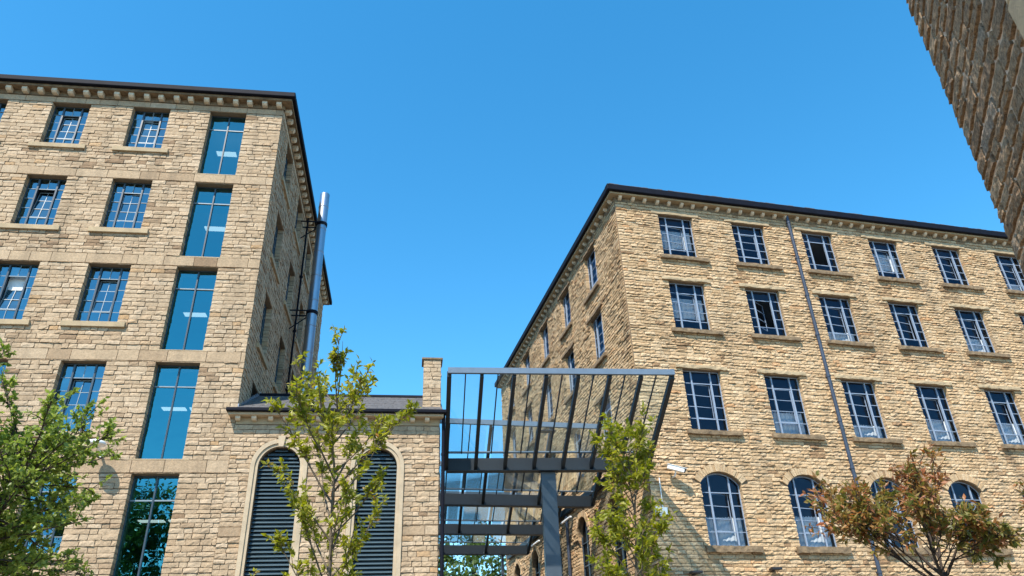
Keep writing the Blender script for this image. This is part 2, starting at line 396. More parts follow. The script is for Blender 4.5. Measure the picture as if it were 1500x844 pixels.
# ------------------------------------------------------------------ windows (local: x right, y inward, z up from sill; centred in x)
def pane(mb, x0, x1, z0, z1, y, rng=None, tilt=.012):
    a = [rng.uniform(-tilt, tilt) if rng else 0 for _ in range(3)]
    mb.add([(x0, y + a[0], z0), (x1, y + a[1], z0), (x1, y + a[1] + a[2], z1), (x0, y + a[0] + a[2], z1)], [(0, 1, 2, 3)])
def casement_left(parent, mat4, wd, ht, op_ang, seed):
    """dark steel casement: 1-2-1 lights, five rows, centre vent tilted in at its head"""
    rng = random.Random(seed)
    f = MB(); x = wd / 2; m1, m2 = -x + wd * .265, x - wd * .265
    f.box(-x, -x + .05, 0, .06, 0, ht); f.box(x - .05, x, 0, .06, 0, ht); f.box(-x + .05, x - .05, .001, .059, 0, .05); f.box(-x + .05, x - .05, .001, .059, ht - .05, ht)
    for m in (m1, m2): f.box(m - .03, m + .03, -.03, .065, .052, ht - .052)
    b = f; rows = [0.05 + (ht - .1) * i / 5 for i in range(6)]
    for z in rows[1:5]:
        b.box(-x + .05, m1 - .03, .005, .035, z - .012, z + .012, None, 1); b.box(m2 + .03, x - .05, .005, .035, z - .012, z + .012, None, 1)
    b.box(m1 + .03, m2 - .03, .005, .035, rows[4] - .016, rows[4] + .016, None, 1)
    b.box(-.012, .012, .005, .035, rows[4] + .016, ht - .05, None, 1)
    b.box(m1 + .03, m2 - .03, .005, .035, rows[1] - .014, rows[1] + .014, None, 1); b.box(-.012, .012, .005, .035, .05, rows[1] - .014, None, 1)
    root = f.build('window', [M['frame_dark'], M['bar_grey']], parent); root.matrix_local = mat4
    g = MB()
    for i in range(5):
        pane(g, -x + .05, m1 - .03, rows[i], rows[i + 1], .02, rng); pane(g, m2 + .03, x - .05, rows[i], rows[i + 1], .02, rng)
    for i in (0, 4):
        pane(g, m1 + .03, 0, rows[i], rows[i + 1], .02, rng); pane(g, 0, m2 - .03, rows[i], rows[i + 1], .02, rng)
    g.build('glass', M['glass_left'], root)
    s = MB(); h = rows[4] - rows[1] - .05; a, c = m1 + .04, m2 - .04
    s.box(a, a + .022, 0, .03, 0, h); s.box(c - .022, c, 0, .03, 0, h); s.box(a + .022, c - .022, .001, .029, 0, .022); s.box(a + .022, c - .022, .001, .029, h - .03, h)
    for i in (1, 2): s.box(a + .022, c - .022, .002, .028, h * i / 3 - .011, h * i / 3 + .011)
    s.box(-.011, .011, .003, .027, .022, h - .03)
    for i in range(3):
        pane_z = (h * i / 3, h * (i + 1) / 3)
        n0 = len(s.f); pane(s, a + .01, 0, *pane_z, .016, rng); pane(s, 0, c - .01, *pane_z, .016, rng)
        for q in range(n0, len(s.f)): s.mi[q] = 1
    if rng.random() < .45:
        b2 = MB(); z0 = ht * rng.uniform(.25, .8); xa, xb = rng.choice(((-x + .07, x - .07), (m1, m2), (-x + .07, 0), (0, x - .07)))
        b2.box(xa, xb, .2, .22, z0, ht - .05); b2.build('blind', M['blind'], root)
    so_ = s.build('vent', [M['bar_grey'], M['glass_left']], root)
    so_.location = (0, .01, rows[1] + .025); so_.rotation_euler = (-op_ang, 0, 0)
    return root
def casement_right(parent, mat4, wd, ht, ang, seed, blind=0, arch=0):
    """pale blue steel casement: narrow-wide-narrow lights, five rows, side hung centre sash"""
    rng = random.Random(seed)
    f = MB(); x = wd / 2; m1, m2 = -x + wd * .25, x - wd * .25
    hs = ht - arch
    def top(xx):
        if not arch: return ht
        rad = (x * x + arch * arch) / (2 * arch); return ht - rad + math.sqrt(max(0, rad * rad - xx * xx))
    f.box(-x, -x + .045, 0, .05, 0, hs); f.box(x - .045, x, 0, .05, 0, hs); f.box(-x + .045, x - .045, .001, .049, 0, .045)
    if arch:
        n = 12
        for i in range(n):
            a, c = -x + wd * i / n, -x + wd * (i + 1) / n
            f.add([(a, 0, top(a)), (c, 0, top(c)), (c, 0, top(c) - .05), (a, 0, top(a) - .05), (a, .05, top(a)), (c, .05, top(c)), (c, .05, top(c) - .05), (a, .05, top(a) - .05)],
                  [(0, 3, 2, 1), (3, 7, 6, 2), (0, 1, 5, 4)])
    else: f.box(-x + .045, x - .045, .001, .049, ht - .045, ht)
    for m in (m1, m2): f.box(m - .03, m + .03, -.03, .055, .046, top(m) - .046)
    rows = [.045 + (hs - .09 + arch * .5) * i / 5 for i in range(6)]; rows[5] = ht
    for z in rows[1:5]:
        f.box(-x + .045, m1 - .03, .004, .034, z - .014, z + .014); f.box(m2 + .03, x - .045, .004, .034, z - .014, z + .014)
    for z in (rows[1], rows[4]): f.box(m1 + .03, m2 - .03, .004, .036, z - .018, z + .018)
    root = f.build('window', M['frame_blue'], parent); root.matrix_local = mat4
    g = MB()
    def gp(a, c, z0, z1):
        if z1 < ht - 1e-6: pane(g, a, c, z0, z1, .02, rng); return
        n = 5; pts = [(a + (c - a) * i / n) for i in range(n + 1)]
        g.add([(a, .02, z0), (c, .02, z0)] + [(p, .02, top(p) - .02) for p in pts[::-1]], [tuple(range(n + 3))])
    for i in range(5):
        gp(-x + .045, m1 - .03, rows[i], rows[i + 1]); gp(m2 + .03, x - .045, rows[i], rows[i + 1])
    for i in (0, 4): gp(m1 + .03, m2 - .03, rows[i], rows[i + 1])
    g.build('glass', M['glass_right'], root)
    s = MB(); h = rows[4] - rows[1] - .055; wd2 = (m2 - m1) - .084
    s.box(0, .03, 0, .035, 0, h); s.box(wd2 - .03, wd2, 0, .035, 0, h); s.box(.03, wd2 - .03, .001, .034, 0, .03); s.box(.03, wd2 - .03, .001, .034, h - .03, h)
    for i in (1, 2): s.box(.03, wd2 - .03, .002, .033, h * i / 3 - .012, h * i / 3 + .012)
    for i in range(3):
        n0 = len(s.f); pane(s, .015, wd2 - .015, h * i / 3, h * (i + 1) / 3, .018, rng)
        for q in range(n0, len(s.f)): s.mi[q] = 1
    so_ = s.build('sash', [M['frame_blue'], M['glass_right']], root)
    so_.location = (m1 + .042, .012, rows[1] + .0275); so_.rotation_euler = (0, 0, ang)
    if blind:
        b = MB(); bt = rng.uniform(.25, .5); z0, z1 = (.06, ht * bt) if blind == 1 else ((ht * .3, ht * .72) if blind == 2 else (.05, ht * .9))
        n = 26
        for i in range(n):                                   # pleated cloth
            a, c = -x + .07 + (wd - .14) * i / n, -x + .07 + (wd - .14) * (i + 1) / n
            ya, yc = (.2 + .012 * math.sin(i * 1.9), .2 + .012 * math.sin((i + 1) * 1.9))
            za = z1 - (.07 * abs(math.sin(i * 1.7 + seed)) if blind == 1 else 0); zc = z1 - (.07 * abs(math.sin((i + 1) * 1.7 + seed)) if blind == 1 else 0)
            b.add([(a, ya, z0), (c, yc, z0), (c, yc, zc), (a, ya, za)], [(0, 1, 2, 3)])
        b.build('curtain', M['blind'], root)
    return root
def stair_window(parent, mat4, wd, ht, seed):
    rng = random.Random(seed); x = wd / 2; f = MB(); tr = ht * .765
    f.box(-x, -x + .035, 0, .06, 0, ht); f.box(x - .035, x, 0, .06, 0, ht); f.box(-x + .035, x - .035, .001, .059, 0, .035); f.box(-x + .035, x - .035, .001, .059, ht - .05, ht)
    f.box(-.025, .025, -.02, .06, .036, ht - .051)
    root = f.build('stair_window', M['frame_dark'], parent); root.matrix_local = mat4
    t = MB(); t.box(-x + .035, -.025, 0, .05, tr - .022, tr + .022); t.box(.025, x - .035, 0, .05, tr - .022, tr + .022); t.build('transom', M['bar_grey'], root)
    g = MB()
    for a, c in ((-x + .035, -.025), (.025, x - .035)):
        pane(g, a, c, .035, tr, .03, rng); pane(g, a, c, tr, ht - .05, .03, rng)
    g.build('glass', M['glass_stair'], root)
    return root

# corbels
def corbel_mesh(w_, d, h, rounded):
    mb = MB()
    prof = [(0, 0), (0, h), (d, h)]
    if rounded: prof += [(d * math.cos(a) * 1.0, h * (1 - math.sin(a) * .98)) for a in (R(10), R(30), R(50), R(70))]
    else: prof += [(d, h * .35), (d * .75, 0)]
    n = len(prof)
    vs_ = [(sx * w_ / 2, -p[0], p[1]) for sx in (-1, 1) for p in prof]
    fs = [tuple(range(n)), tuple(n + k for k in range(n))[::-1]] + [(k, n + k, n + (k + 1) % n, (k + 1) % n) for k in range(n)]
    mb.add(vs_, fs); return mb
rj = random.Random(77)
def corbels(face, parent, proto, us, z):
    for i, u in enumerate(us):
        o = proto if (i == 0 and proto.parent is None) else proto.copy()
        if o is not proto: C.objects.link(o)
        o.parent = parent; o.matrix_local = face.mat(u + rj.uniform(-.025, .025), rj.uniform(-.03, .0), z, parent.location) @ Matrix.Rotation(rj.uniform(-.05, .05), 4, 'Z')

def ang(a):
    a = R(a); return Vector((math.cos(a), math.sin(a), 0)), Vector((-math.sin(a), math.cos(a), 0))
eL, nL = ang(8.242); eR, nR = ang(14.55)
OL = Vector((0, 25, 0)); OR = Vector((0, 26.784, 0))
CL = OL + eL * -9.483; CR = OR + eR * 5.026
GZ = -EYE

# ------------------------------------------------------------------ ground
mb = MB(); mb.add([(-1500, -1500, 0), (1500, -1500, 0), (1500, 1500, 0), (-1500, 1500, 0)], [(0, 1, 2, 3)])
tag(mb.build('ground', M['ground']), kind='structure')
mb = MB(); mb.box(-40, 45, -14, 60, -.05, .004)
tag(mb.build('pavement', M['paving']), kind='structure')

def stained(ops_, seed):
    """dirt runs on some of the stones below the sills"""
    rg = random.Random(seed)
    st_ = [(o['l'] - .3 + rg.uniform(-.1, .1), o['l'] + rg.uniform(.1, .4), o['b'] - rg.uniform(.5, 1.3), o['b'], rg.uniform(.15, .4)) for o in ops_] + [(o['r'] - rg.uniform(.1, .4), o['r'] + .35, o['b'] - rg.uniform(.5, 1.5), o['b'], rg.uniform(.15, .4)) for o in ops_]
    def f(u, z): return -sum(k for a, b, c, d, k in st_ if a < u < b and c < z < d)
    return f
# ------------------------------------------------------------------ LEFT MILL
LB = thing('mill_building', (CL.x, CL.y, 0), 'tall tan stone mill at the left with teal stair windows and dark blue casements', 'building')
FL = Face(CL - eL * -9.483, eL, -nL)            # u as fitted (corner at -9.483)
FLS = Face(CL, nL, eL)                          # shaded right hand side wall
WL, TOP = -26.0, 22.42
rowsL = [(22.1, 19.95), (18.42, 16.1), (14.57, 12.2), (10.74, 8.25), (6.9, 4.5), (3.0, .4)]
colsL = [(-24.75, -23.3), (-21.65, -20.2), (-18.53, -17.06), (-15.44, -13.96)]
opsL = [dict(l=a, r=b, b=z1, t=z0) for a, b in colsL for z0, z1 in rowsL]
stairs = [(22.1, 18.87), (18.4, 15.02), (14.56, 11.22), (10.74, 7.38), (6.9, 3.55), (3.0, -.3)]
opsL += [dict(l=-12.39, r=-10.93, b=z1, t=z0) for z0, z1 in stairs]
bandsL = [(18.45, 18.83), (14.6, 15.0), (10.78, 11.18), (6.93, 7.34), (3.03, 3.4), (22.12, TOP), (20.75, 20.93), (17.0, 17.18), (13.2, 13.38), (9.3, 9.48)]
keysL = [z for r_ in rowsL for z in r_]
wall_sheet(FL, 'wall', WL, -9.483, GZ, TOP, opsL, .3, M['mortar_left'], LB)
stones(FL, 'stonework', WL, -9.475, GZ, 22.4, opsL, keysL, .165, (.22, .5), (.018, .05), M['stone_smooth_course'], LB, seed=11, bands=bandsL, rough=.45, gap=.019, depth=.28, bias=stained(opsL, 1))
sideL = [(1.6, 3.15), (5.5, 7.05), (9.4, 10.95), (13.3, 14.85)]
opsLS = [dict(l=a, r=b, b=z1, t=z0) for a, b in sideL for z0, z1 in rowsL]
SD = 17.6
wall_sheet(FLS, 'wall', 0, SD, GZ, TOP, opsLS, .3, M['mortar_left'], LB)
stones(FLS, 'stonework', 0.03, SD, GZ, 22.4, opsLS, keysL, .165, (.22, .5), (.018, .05), M['stone_smooth_course'], LB, seed=12, bands=bandsL[-5:-4], rough=.5, gap=.019, depth=.28)
rngw = random.Random(5)
for a, b in colsL:
    for z0, z1 in rowsL:
        casement_left(LB, FL.mat((a + b) / 2, -.22, z1 + .02, LB.location), b - a, z0 - z1 - .02, R(rngw.choice((3, 5, 8, 11, 13))), rngw.randint(0, 999))
        fbox(FL, LB, 'sill', M['ashlar'], a - .32, b + .3, -.2, .12, z1 - .2, z1 - .003, .012)
for a, b in sideL:
    for z0, z1 in rowsL:
        casement_left(LB, FLS.mat((a + b) / 2, -.2, z1 + .02, LB.location), b - a, z0 - z1 - .02, R(5), rngw.randint(0, 999))
        fbox(FLS, LB, 'sill', M['ashlar'], a - .3, b + .3, -.2, .12, z1 - .2, z1 - .003, .012)
for z0, z1 in stairs:
    stair_window(LB, FL.mat(-11.66, -.24, z1, LB.location), 1.46, z0 - z1, int(z0 * 10))
    if 10 < z0 < 20: fbox(FL, LB, 'blind', M['interior'], -12.3, -11.0, -.62, -.6, z1 + (z0 - z1) * rngw.uniform(.66, .74), z0 - .1)
    fbox(FL, LB, 'sill', M['ashlar'], -12.6, -10.72, -.2, .03, z1 - .045, z1 - .003, .008)
    mbl = MB()                                    # ceiling fittings seen through the glass
    jx, jz = rngw.uniform(-.25, .25), rngw.uniform(-.15, .2)
    mbl.box(-12.3 + jx, -11.5 + jx, -1.9, -1.6, z1 + 2.3 + jz, z1 + 2.33 + jz); mbl.box(-11.35 + jx, -10.5 + jx, -1.9, -1.6, z1 + 2.3 + jz, z1 + 2.33 + jz); mbl.v = [(x, y, z) for x, y, z in mbl.v]
    fbuild(mbl, FL, 'ceiling_light', M['tube'], LB)
    mbl = MB(); mbl.box(-11.9, -10.2, -4.2, -4.05, z1 + 1.95, z1 + 1.98); fbuild(mbl, FL, 'ceiling_light', M['tube'], LB)
# eaves; the dark cornice and frieze colour paints in soffit shade
fbox(FL, LB, 'cornice', M['soot_shade_stone'], WL, -9.483 + .36, -.05, .36, 22.64, 22.75)
fbox(FLS, LB, 'cornice', M['soot_shade_stone'], .003, SD + .3, -.05, .357, 22.642, 22.752)
fbox(FL, LB, 'frieze', M['soot_shade_stone'], WL, -9.483 + .05, -.05, .05, TOP + .003, 22.64 - .003)
fbox(FLS, LB, 'frieze', M['soot_shade_stone'], .003, SD, -.05, .047, TOP + .003, 22.64 - .003)
fbox(FL, LB, 'gutter', M['gutter'], WL, -9.483 + .5, .2, .52, 22.755, 23.0, .03)
fbox(FLS, LB, 'gutter', M['gutter'], -.18, SD + .5, .2, .5, 22.757, 23.002, .03)
M['corbel_stone'] = plain('pale corbel stone', (.60, .49, .35), .85, var=.2)
cb = corbel_mesh(.2, .3, .18, False).build('corbel', M['corbel_stone'])
corbels(FL, LB, cb, [-9.66 - .588 * k for k in range(27)], 22.452)
corbels(FLS, LB, cb, [.25 + .588 * k for k in range(30)], 22.452)
def hip_roof(F0, u0, u1, depth, z, rise, ov, name, mat, parent, inset):
    mb = MB(); q = [(u0 - ov, ov, z), (u1 + ov, ov, z), (u1 + ov, -depth - ov, z), (u0 - ov, -depth - ov, z), (u0 + inset, -depth / 2, z + rise), (u1 - inset, -depth / 2, z + rise)]
    mb.add(q, [(0, 1, 5, 4), (1, 2, 5), (2, 3, 4, 5), (3, 0, 4), (0, 3, 2, 1)])
    return fbuild(mb, F0, name, mat, parent)
hip_roof(FL, WL, -9.483, SD, 22.86, 3.2, .3, 'roof', M['slate'], LB, 8)
def shell(F0, u0, u1, d, z1, floors, parent, core):
    """far walls, floors and an inner wall so that the rooms are closed"""
    fbox(F0, parent, 'rear_wall', M['mortar'], u0, u1, -d, -d + .3, GZ, z1)
    for z in floors: fbox(F0, parent, 'floor_slab', M['ceiling'], u0 + .35, u1 - .4, -d + .4, -.36, z - .3, z)
    fbox(F0, parent, 'inner_wall', M['interior'], u0 + .4, u1 - 5, -core - .2, -core, GZ, z1)
shell(FL, WL, -9.483, SD, TOP, [r_[0] + .62 for r_ in rowsL[1:]] + [22.4], LB, 5)
fbox(FL, LB, 'far_wall', M['mortar'], WL, WL + .3, -SD + .3, -.002, GZ, TOP - .01)

# ------------------------------------------------------------------ RIGHT MILL
RB = thing('mill_building', (CR.x, CR.y, 0), 'rough tan stone mill at the right with pale blue framed windows on two sides', 'building')
FR = Face(OR, eR, -nR)
FRS = Face(CR, nR, -eR)
UR, TOPR = 34.0, 20.22
rowsR = [(19.75, 17.5), (16.2, 13.84), (12.0, 9.37)]
colsR = [(7.1, 8.83), (10.83, 12.55), (14.56, 16.27), (18.29, 19.98), (22.0, 23.72), (25.81, 27.5), (29.5, 31.2)]
opsR = [dict(l=a, r=b, b=z1, t=z0) for a, b in colsR for z0, z1 in rowsR]
archR = [dict(l=a, r=b, b=4.96, t=7.72, spring=7.27, seg=1) for a, b in colsR]
lowR = [dict(l=a, r=b, b=.3, t=2.9) for a, b in colsR]
keysR = [z for r_ in rowsR for z in r_] + [4.96, 7.27, .3, 2.9]
ops = opsR + archR + lowR
wall_sheet(FR, 'wall', 5.026, UR, GZ, TOPR, ops, .26, M['mortar'], RB)
stones(FR, 'stonework', 5.03, UR, GZ, TOPR, ops, keysR, .142, (.2, .55), (.02, .062), M['stone_rough'], RB, seed=21, rough=.85, ring=.3, depth=.24, gap=.018, bias=stained(ops, 2))
sideR = [(2.95, 4.5), (7.2, 8.7), (11.4, 12.9), (15.6, 17.1), (19.8, 21.3)]
SDR = 23.5
opsS = [dict(l=a, r=b, b=z1, t=z0) for a, b in sideR for z0, z1 in rowsR]
archS = [dict(l=a, r=b, b=3.6, t=7.72, spring=6.95) for a, b in sideR]
wall_sheet(FRS, 'wall', 0, SDR, GZ, TOPR, opsS + archS, .26, M['mortar'], RB)
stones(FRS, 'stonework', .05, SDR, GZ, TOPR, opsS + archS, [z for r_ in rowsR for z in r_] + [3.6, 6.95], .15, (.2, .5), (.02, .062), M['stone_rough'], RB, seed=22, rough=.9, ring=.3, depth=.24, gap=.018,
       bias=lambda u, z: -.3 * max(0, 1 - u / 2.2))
# quoin returns at the corner
for i, (a, b) in enumerate(colsR):
    for j, (z0, z1) in enumerate(rowsR):
        an = {(0, 0): 8, (1, 0): 2, (2, 0): 62, (3, 0): 9, (4, 0): 8, (0, 1): 6, (1, 1): 32, (2, 1): 7, (3, 1): 10, (4, 1): 8}.get((i, j), (6, 1, 8, 8, 9, 6, 4)[i])
        bl = {(0, 0): 2, (0, 1): 2, (1, 2): 1, (2, 2): 1, (3, 2): 1, (4, 2): 1, (2, 1): 1, (3, 0): 2, (4, 1): 1, (5, 0): 1, (5, 2): 3}.get((i, j), 0)
        casement_right(RB, FR.mat((a + b) / 2, -.17, z1 + .01, RB.location), b - a, z0 - z1 - .01, R(an), i * 10 + j, bl)
        rough_slab(FR, RB, 'sill', M['soot_shade_stone'], a - .22, b + .42, .17, z1 - .19, z1 - .01, i * 7 + j, .015)
        if j == 0: rough_slab(FR, RB, 'lintel', M['ashlar'], a - .35, b + .3, .075, z0 + .015, z0 + .2, i * 7 + j + 50, .012)
        else: rough_slab(FR, RB, 'lintel', M['ashlar'], a - .3, b + .3, .11, z0 + .02, z0 + .17, i * 7 + j + 50, .02)
    casement_right(RB, FR.mat((a + b) / 2, -.17, 4.97, RB.location), b - a, 2.75, R((9, 10, 5, 3, 8, 8, 5)[i]), i * 10 + 7, (1, 1, 0, 0, 0, 1, 0)[i], arch=.45)
    rough_slab(FR, RB, 'sill', M['soot_shade_stone'], a - .2, b + .35, .18, 4.72, 4.95, i + 90, .02)
    arch_ring(FR, archR[i], .3, .06, 21, RB, M['stone_rough'], seed=i)
    casement_right(RB, FR.mat((a + b) / 2, -.17, .31, RB.location), b - a, 2.58, R(5), i * 10 + 8)
for i, (a, b) in enumerate(sideR):
    for j, (z0, z1) in enumerate(rowsR):
        casement_right(RB, FRS.mat((a + b) / 2, -.15, z1 + .01, RB.location), b - a, z0 - z1 - .01, R((0, 4, 12)[(i + j) % 3]), 200 + i * 10 + j, 1 if (i + j) % 2 else 0)
        rough_slab(FRS, RB, 'sill', M['soot_shade_stone'], a - .25, b + .3, .17, z1 - .19, z1 - .01, i * 7 + j + 33, .015)
        rough_slab(FRS, RB, 'lintel', M['soot_shade_stone'], a - .3, b + .3, .11, z0 + .02, z0 + .17, i * 7 + j + 150, .02)
    mbd = MB()                                  # tall arched dark doorway windows
    op = archS[i]; pts = arc_pts(op, -.02)
    mbd.add([(op['l'], -.2, op['b']), (op['r'], -.2, op['b'])] + [(p[0], -.2, p[1]) for p in pts[::-1]], [tuple(range(len(pts) + 2))])
    fbuild(mbd, FRS, 'arched_window', [M['glass_right']], RB)
    mbd = MB()
    for u in (op['l'] + .04, (op['l'] + op['r']) / 2, op['r'] - .04): mbd.box(u - .04, u + .04, -.19, -.14, op['b'], op['spring'] + (.65 if op['l'] + .1 < u < op['r'] - .1 else 0))
    for z in (4.6, 5.6, 6.6): mbd.box(op['l'], op['r'], -.189, -.145, z - .025, z + .025)
    fbuild(mbd, FRS, 'window_frame', M['frame_dark'], RB)
    arch_ring(FRS, op, .3, .07, 17, RB, M['stone_rough'], seed=i + 40)
fbox(FR, RB, 'cornice', M['ashlar'], 5.026 - .3, UR, -.05, .3, 20.44, 20.53)
fbox(FRS, RB, 'cornice', M['ashlar'], .003, SDR + .3, -.05, .297, 20.442, 20.532)
fbox(FR, RB, 'frieze', M['soot_shade_stone'], 5.026, UR, -.05, .03, TOPR + .003, 20.437)
fbox(FRS, RB, 'frieze', M['soot_shade_stone'], .003, SDR, -.05, .027, TOPR + .003, 20.437)
fbox(FR, RB, 'gutter', M['gutter'], 5.026 - .46, UR, .12, .46, 20.537, 20.85, .03)
fbox(FRS, RB, 'gutter', M['gutter'], -.12, SDR + .4, .12, .44, 20.539, 20.852, .03)
cr_ = corbel_mesh(.15, .22, .17, True).build('corbel', M['corbel_stone'])
corbels(FR, RB, cr_, [5.29 + .611 * k for k in range(46)], 20.262)
corbels(FRS, RB, cr_, [.3 + .611 * k for k in range(38)], 20.262)
hip_roof(FR, 5.026, UR, SDR, 20.76, 3, .3, 'roof', M['slate'], RB, 9)
# slate drip edge with uneven slates showing above the gutter
mbr = MB(); rs = random.Random(8); u = 5.0 - .3
while u < UR:
    wdt = rs.uniform(.22, .36); z = 20.86 + rs.uniform(-.005, .03); mbr.box(u, u + wdt - .01, -.35, .4, z, z + .03); u += wdt
fbuild(mbr, FR, 'roof_slates', M['slate'], RB)
fbox(FR, RB, 'rear_wall', M['mortar'], 5.026, UR, -SDR, -SDR + .3, GZ, TOPR - .01)
fbox(FR, RB, 'far_wall', M['mortar'], UR - .3, UR, -SDR + .3, -.002, GZ, TOPR - .01)
for z in (20.2, 17.0, 13.2, 8.9, 4.0): fbox(FR, RB, 'floor_slab', M['ceiling'], 5.4, UR - .35, -SDR + .4, -.32, z - .3, z)
fbox(FR, RB, 'inner_wall', M['interior'], 10, UR - .4, -6.2, -6, GZ, TOPR - .02)

# ------------------------------------------------------------------ LINK BUILDING with louvred arches
AL, AR = -9.475, -2.70
AX = thing('stone_annexe', FL.p((AL + AR) / 2, 0, GZ), 'low tan stone link building with two tall arched louvres and a small chimney', 'building')
FA = Face(OL - nL * .03, eL, -nL)
FAS = Face(OL - nL * .03 + eL * AR, nL, eL)
opA = [dict(l=-8.55, r=-7.22, b=-.4, t=7.8, spring=7.135, surround=1), dict(l=-5.37, r=-4.09, b=-.4, t=7.77, spring=7.13, surround=1)]
wall_sheet(FA, 'wall', AL, AR, GZ, 8.55, opA, .3, M['mortar_left'], AX)
stones(FA, 'stonework', AL, AR, GZ, 8.53, opA, [4.9, 5.25], .15, (.2, .48), (.018, .05), M['stone_smooth_course'], AX, seed=31, rough=.5, ring=.24, gap=.019, bands=[(4.93, 5.22)])
AD = 6.0
wall_sheet(FAS, 'wall', 0, AD, GZ, 8.55, [], .3, M['mortar_left'], AX)
stones(FAS, 'stonework', .02, AD, GZ, 8.53, [], [], .18, (.25, .6), (.018, .05), M['stone_smooth_course'], AX, seed=32, rough=.5, gap=.019)
for k, op in enumerate(opA):
    for w0, w1, pr in ((0, .1, .03), (.1, .24, .07)):                # stepped dressed surround
        mbs = MB()
        A = [(op['l'], op['b'])] + arc_pts(op, 0, 24) + [(op['r'], op['b'])]
        def off(d): return [(op['l'] - d, op['b'])] + arc_pts(op, d, 24) + [(op['r'] + d, op['b'])]
        a, b = off(w0), off(w1 - .003)
        for i in range(len(a) - 1):
            p0, p1, q0, q1 = a[i], a[i + 1], b[i], b[i + 1]
            vs_ = [(p[0], o, p[1]) for o in (pr, -.1) for p in (p0, p1, q1, q0)]
            mbs.add(vs_, [(0, 1, 2, 3), (3, 2, 6, 7), (0, 4, 5, 1)])
        fbuild(mbs, FA, 'arch_surround', M['pale_ashlar'], AX)
    cx = (op['l'] + op['r']) / 2
    mbk = MB(); mbk.add([(cx + sx * x, o, z) for o in (.12, -.05) for sx, x, z in ((-1, .075, op['t'] - .03), (1, .075, op['t'] - .03), (1, .12, op['t'] + .33), (-1, .12, op['t'] + .33))],
                        [(0, 1, 2, 3), (0, 4, 5, 1), (1, 5, 6, 2), (2, 6, 7, 3), (3, 7, 4, 0)])
    fbuild(mbk, FA, 'keystone', M['pale_ashlar'], AX)
    lv = MB(); z = op['b']
    while z < op['t'] - .08:
        h = halfw(op, z + .1) - .01
        if h > .05:
            lv.add([(cx - h, -.12, z), (cx + h, -.12, z), (cx + h, -.23, z + .10), (cx - h, -.23, z + .10),
                    (cx - h, -.12, z + .018), (cx + h, -.12, z + .018), (cx + h, -.23, z + .118), (cx - h, -.23, z + .118)],
                   [(0, 3, 2, 1), (4, 5, 6, 7), (0, 1, 5, 4), (2, 3, 7, 6)])
        z += .128
    lo = fbuild(lv, FA, 'louvre', M['louvre'], AX)
    bk = MB(); pts = arc_pts(op, .05); bk.add([(op['l'] - .05, -.29, op['b']), (op['r'] + .05, -.29, op['b'])] + [(p[0], -.29, p[1]) for p in pts[::-1]], [tuple(range(len(pts) + 2))])
    fbuild(bk, FA, 'louvre_backing', M['void'], AX)
fbox(FA, AX, 'frieze', M['ashlar'], AL + .02, AR, -.05, .03, 8.553, 8.79)
fbox(FA, AX, 'cornice', M['pale_ashlar'], AL - .2, AR + .12, -.05, .3, 8.79, 8.88, .01)
fbox(FA, AX, 'gutter', M['gutter'], AL - .26, AR + .22, .1, .44, 8.885, 9.0, .02)
ca = corbel_mesh(.15, .22, .13, False).build('corbel', M['corbel_stone'])
corbels(FA, AX, ca, [-9.37 + .52 * k for k in range(13)], 8.655)
mbr = MB(); mbr.add([(AL, .36, 8.96), (AR + .1, .36, 8.96), (AR + .1, -3, 10.72), (AL, -3, 10.72), (AR + .1, -6.3, 8.96), (AL, -6.3, 8.96)], [(0, 1, 2, 3), (3, 2, 4, 5)])
rf = fbuild(mbr, FA, 'roof', M['slate'], AX)
mbr = MB(); mbr.tube([(AL, -3, 10.74), (AR + .1, -3, 10.74)], [.09, .09], 8); fbuild(mbr, FA, 'ridge', M['gutter'], AX)
mbs = MB(); rs = random.Random(4)
for k in range(11):                              # slate courses, slightly uneven
    t0, t1 = k / 11, (k + 1) / 11 + .02; u = AL + .01
    while u < AR:
        wdt = rs.uniform(.25, .42); u2 = min(AR + .1, u + wdt); e = rs.uniform(.012, .03)
        mbs.add([(u, .36 - 3.36 * t0, 8.965 + 1.76 * t0 + e), (u2 - .01, .36 - 3.36 * t0, 8.965 + 1.76 * t0 + e), (u2 - .01, .36 - 3.36 * t1, 8.97 + 1.76 * t1), (u, .36 - 3.36 * t1, 8.97 + 1.76 * t1),
                 (u, .36 - 3.36 * t0, 8.95 + 1.76 * t0), (u2 - .01, .36 - 3.36 * t0, 8.95 + 1.76 * t0)], [(0, 1, 2, 3), (4, 5, 1, 0)])
        u = u2
fbuild(mbs, FA, 'roof_slates', M['slate'], AX)
mbf = MB()
for k in range(14):
    t0 = k / 14; mbf.box(AL - .002, AL + .03, -(3.3 * t0 + .26), -(3.3 * t0), 8.98 + 1.76 * t0, 9.28 + 1.76 * t0)
fbuild(mbf, FA, 'flashing', M['lead'], AX)
FCh = Face(OL - nL * .03 + nL * .55, eL, -nL)
chs = MB(); chs.box(-3.29, -2.67, -.6, -.02, 8.9, 11.26); chm = fbuild(chs, FCh, 'chimney', M['mortar_left'], AX)
for F_, a, b in ((FCh, -3.3, -2.66), (Face(FCh.p(-2.67, 0, -EYE), nL, eL), 0, .6)):
    stones(F_, 'chimney_stone', a, b, 9.0, 11.25, [], [], .16, (.2, .4), (.012, .03), M['stone_smooth_course'], AX, seed=int(b * 100), rough=.5)
fbox(FCh, AX, 'chimney_cap', M['soot_shade_stone'], -3.36, -2.6, -.68, .06, 11.26, 11.34, .01)
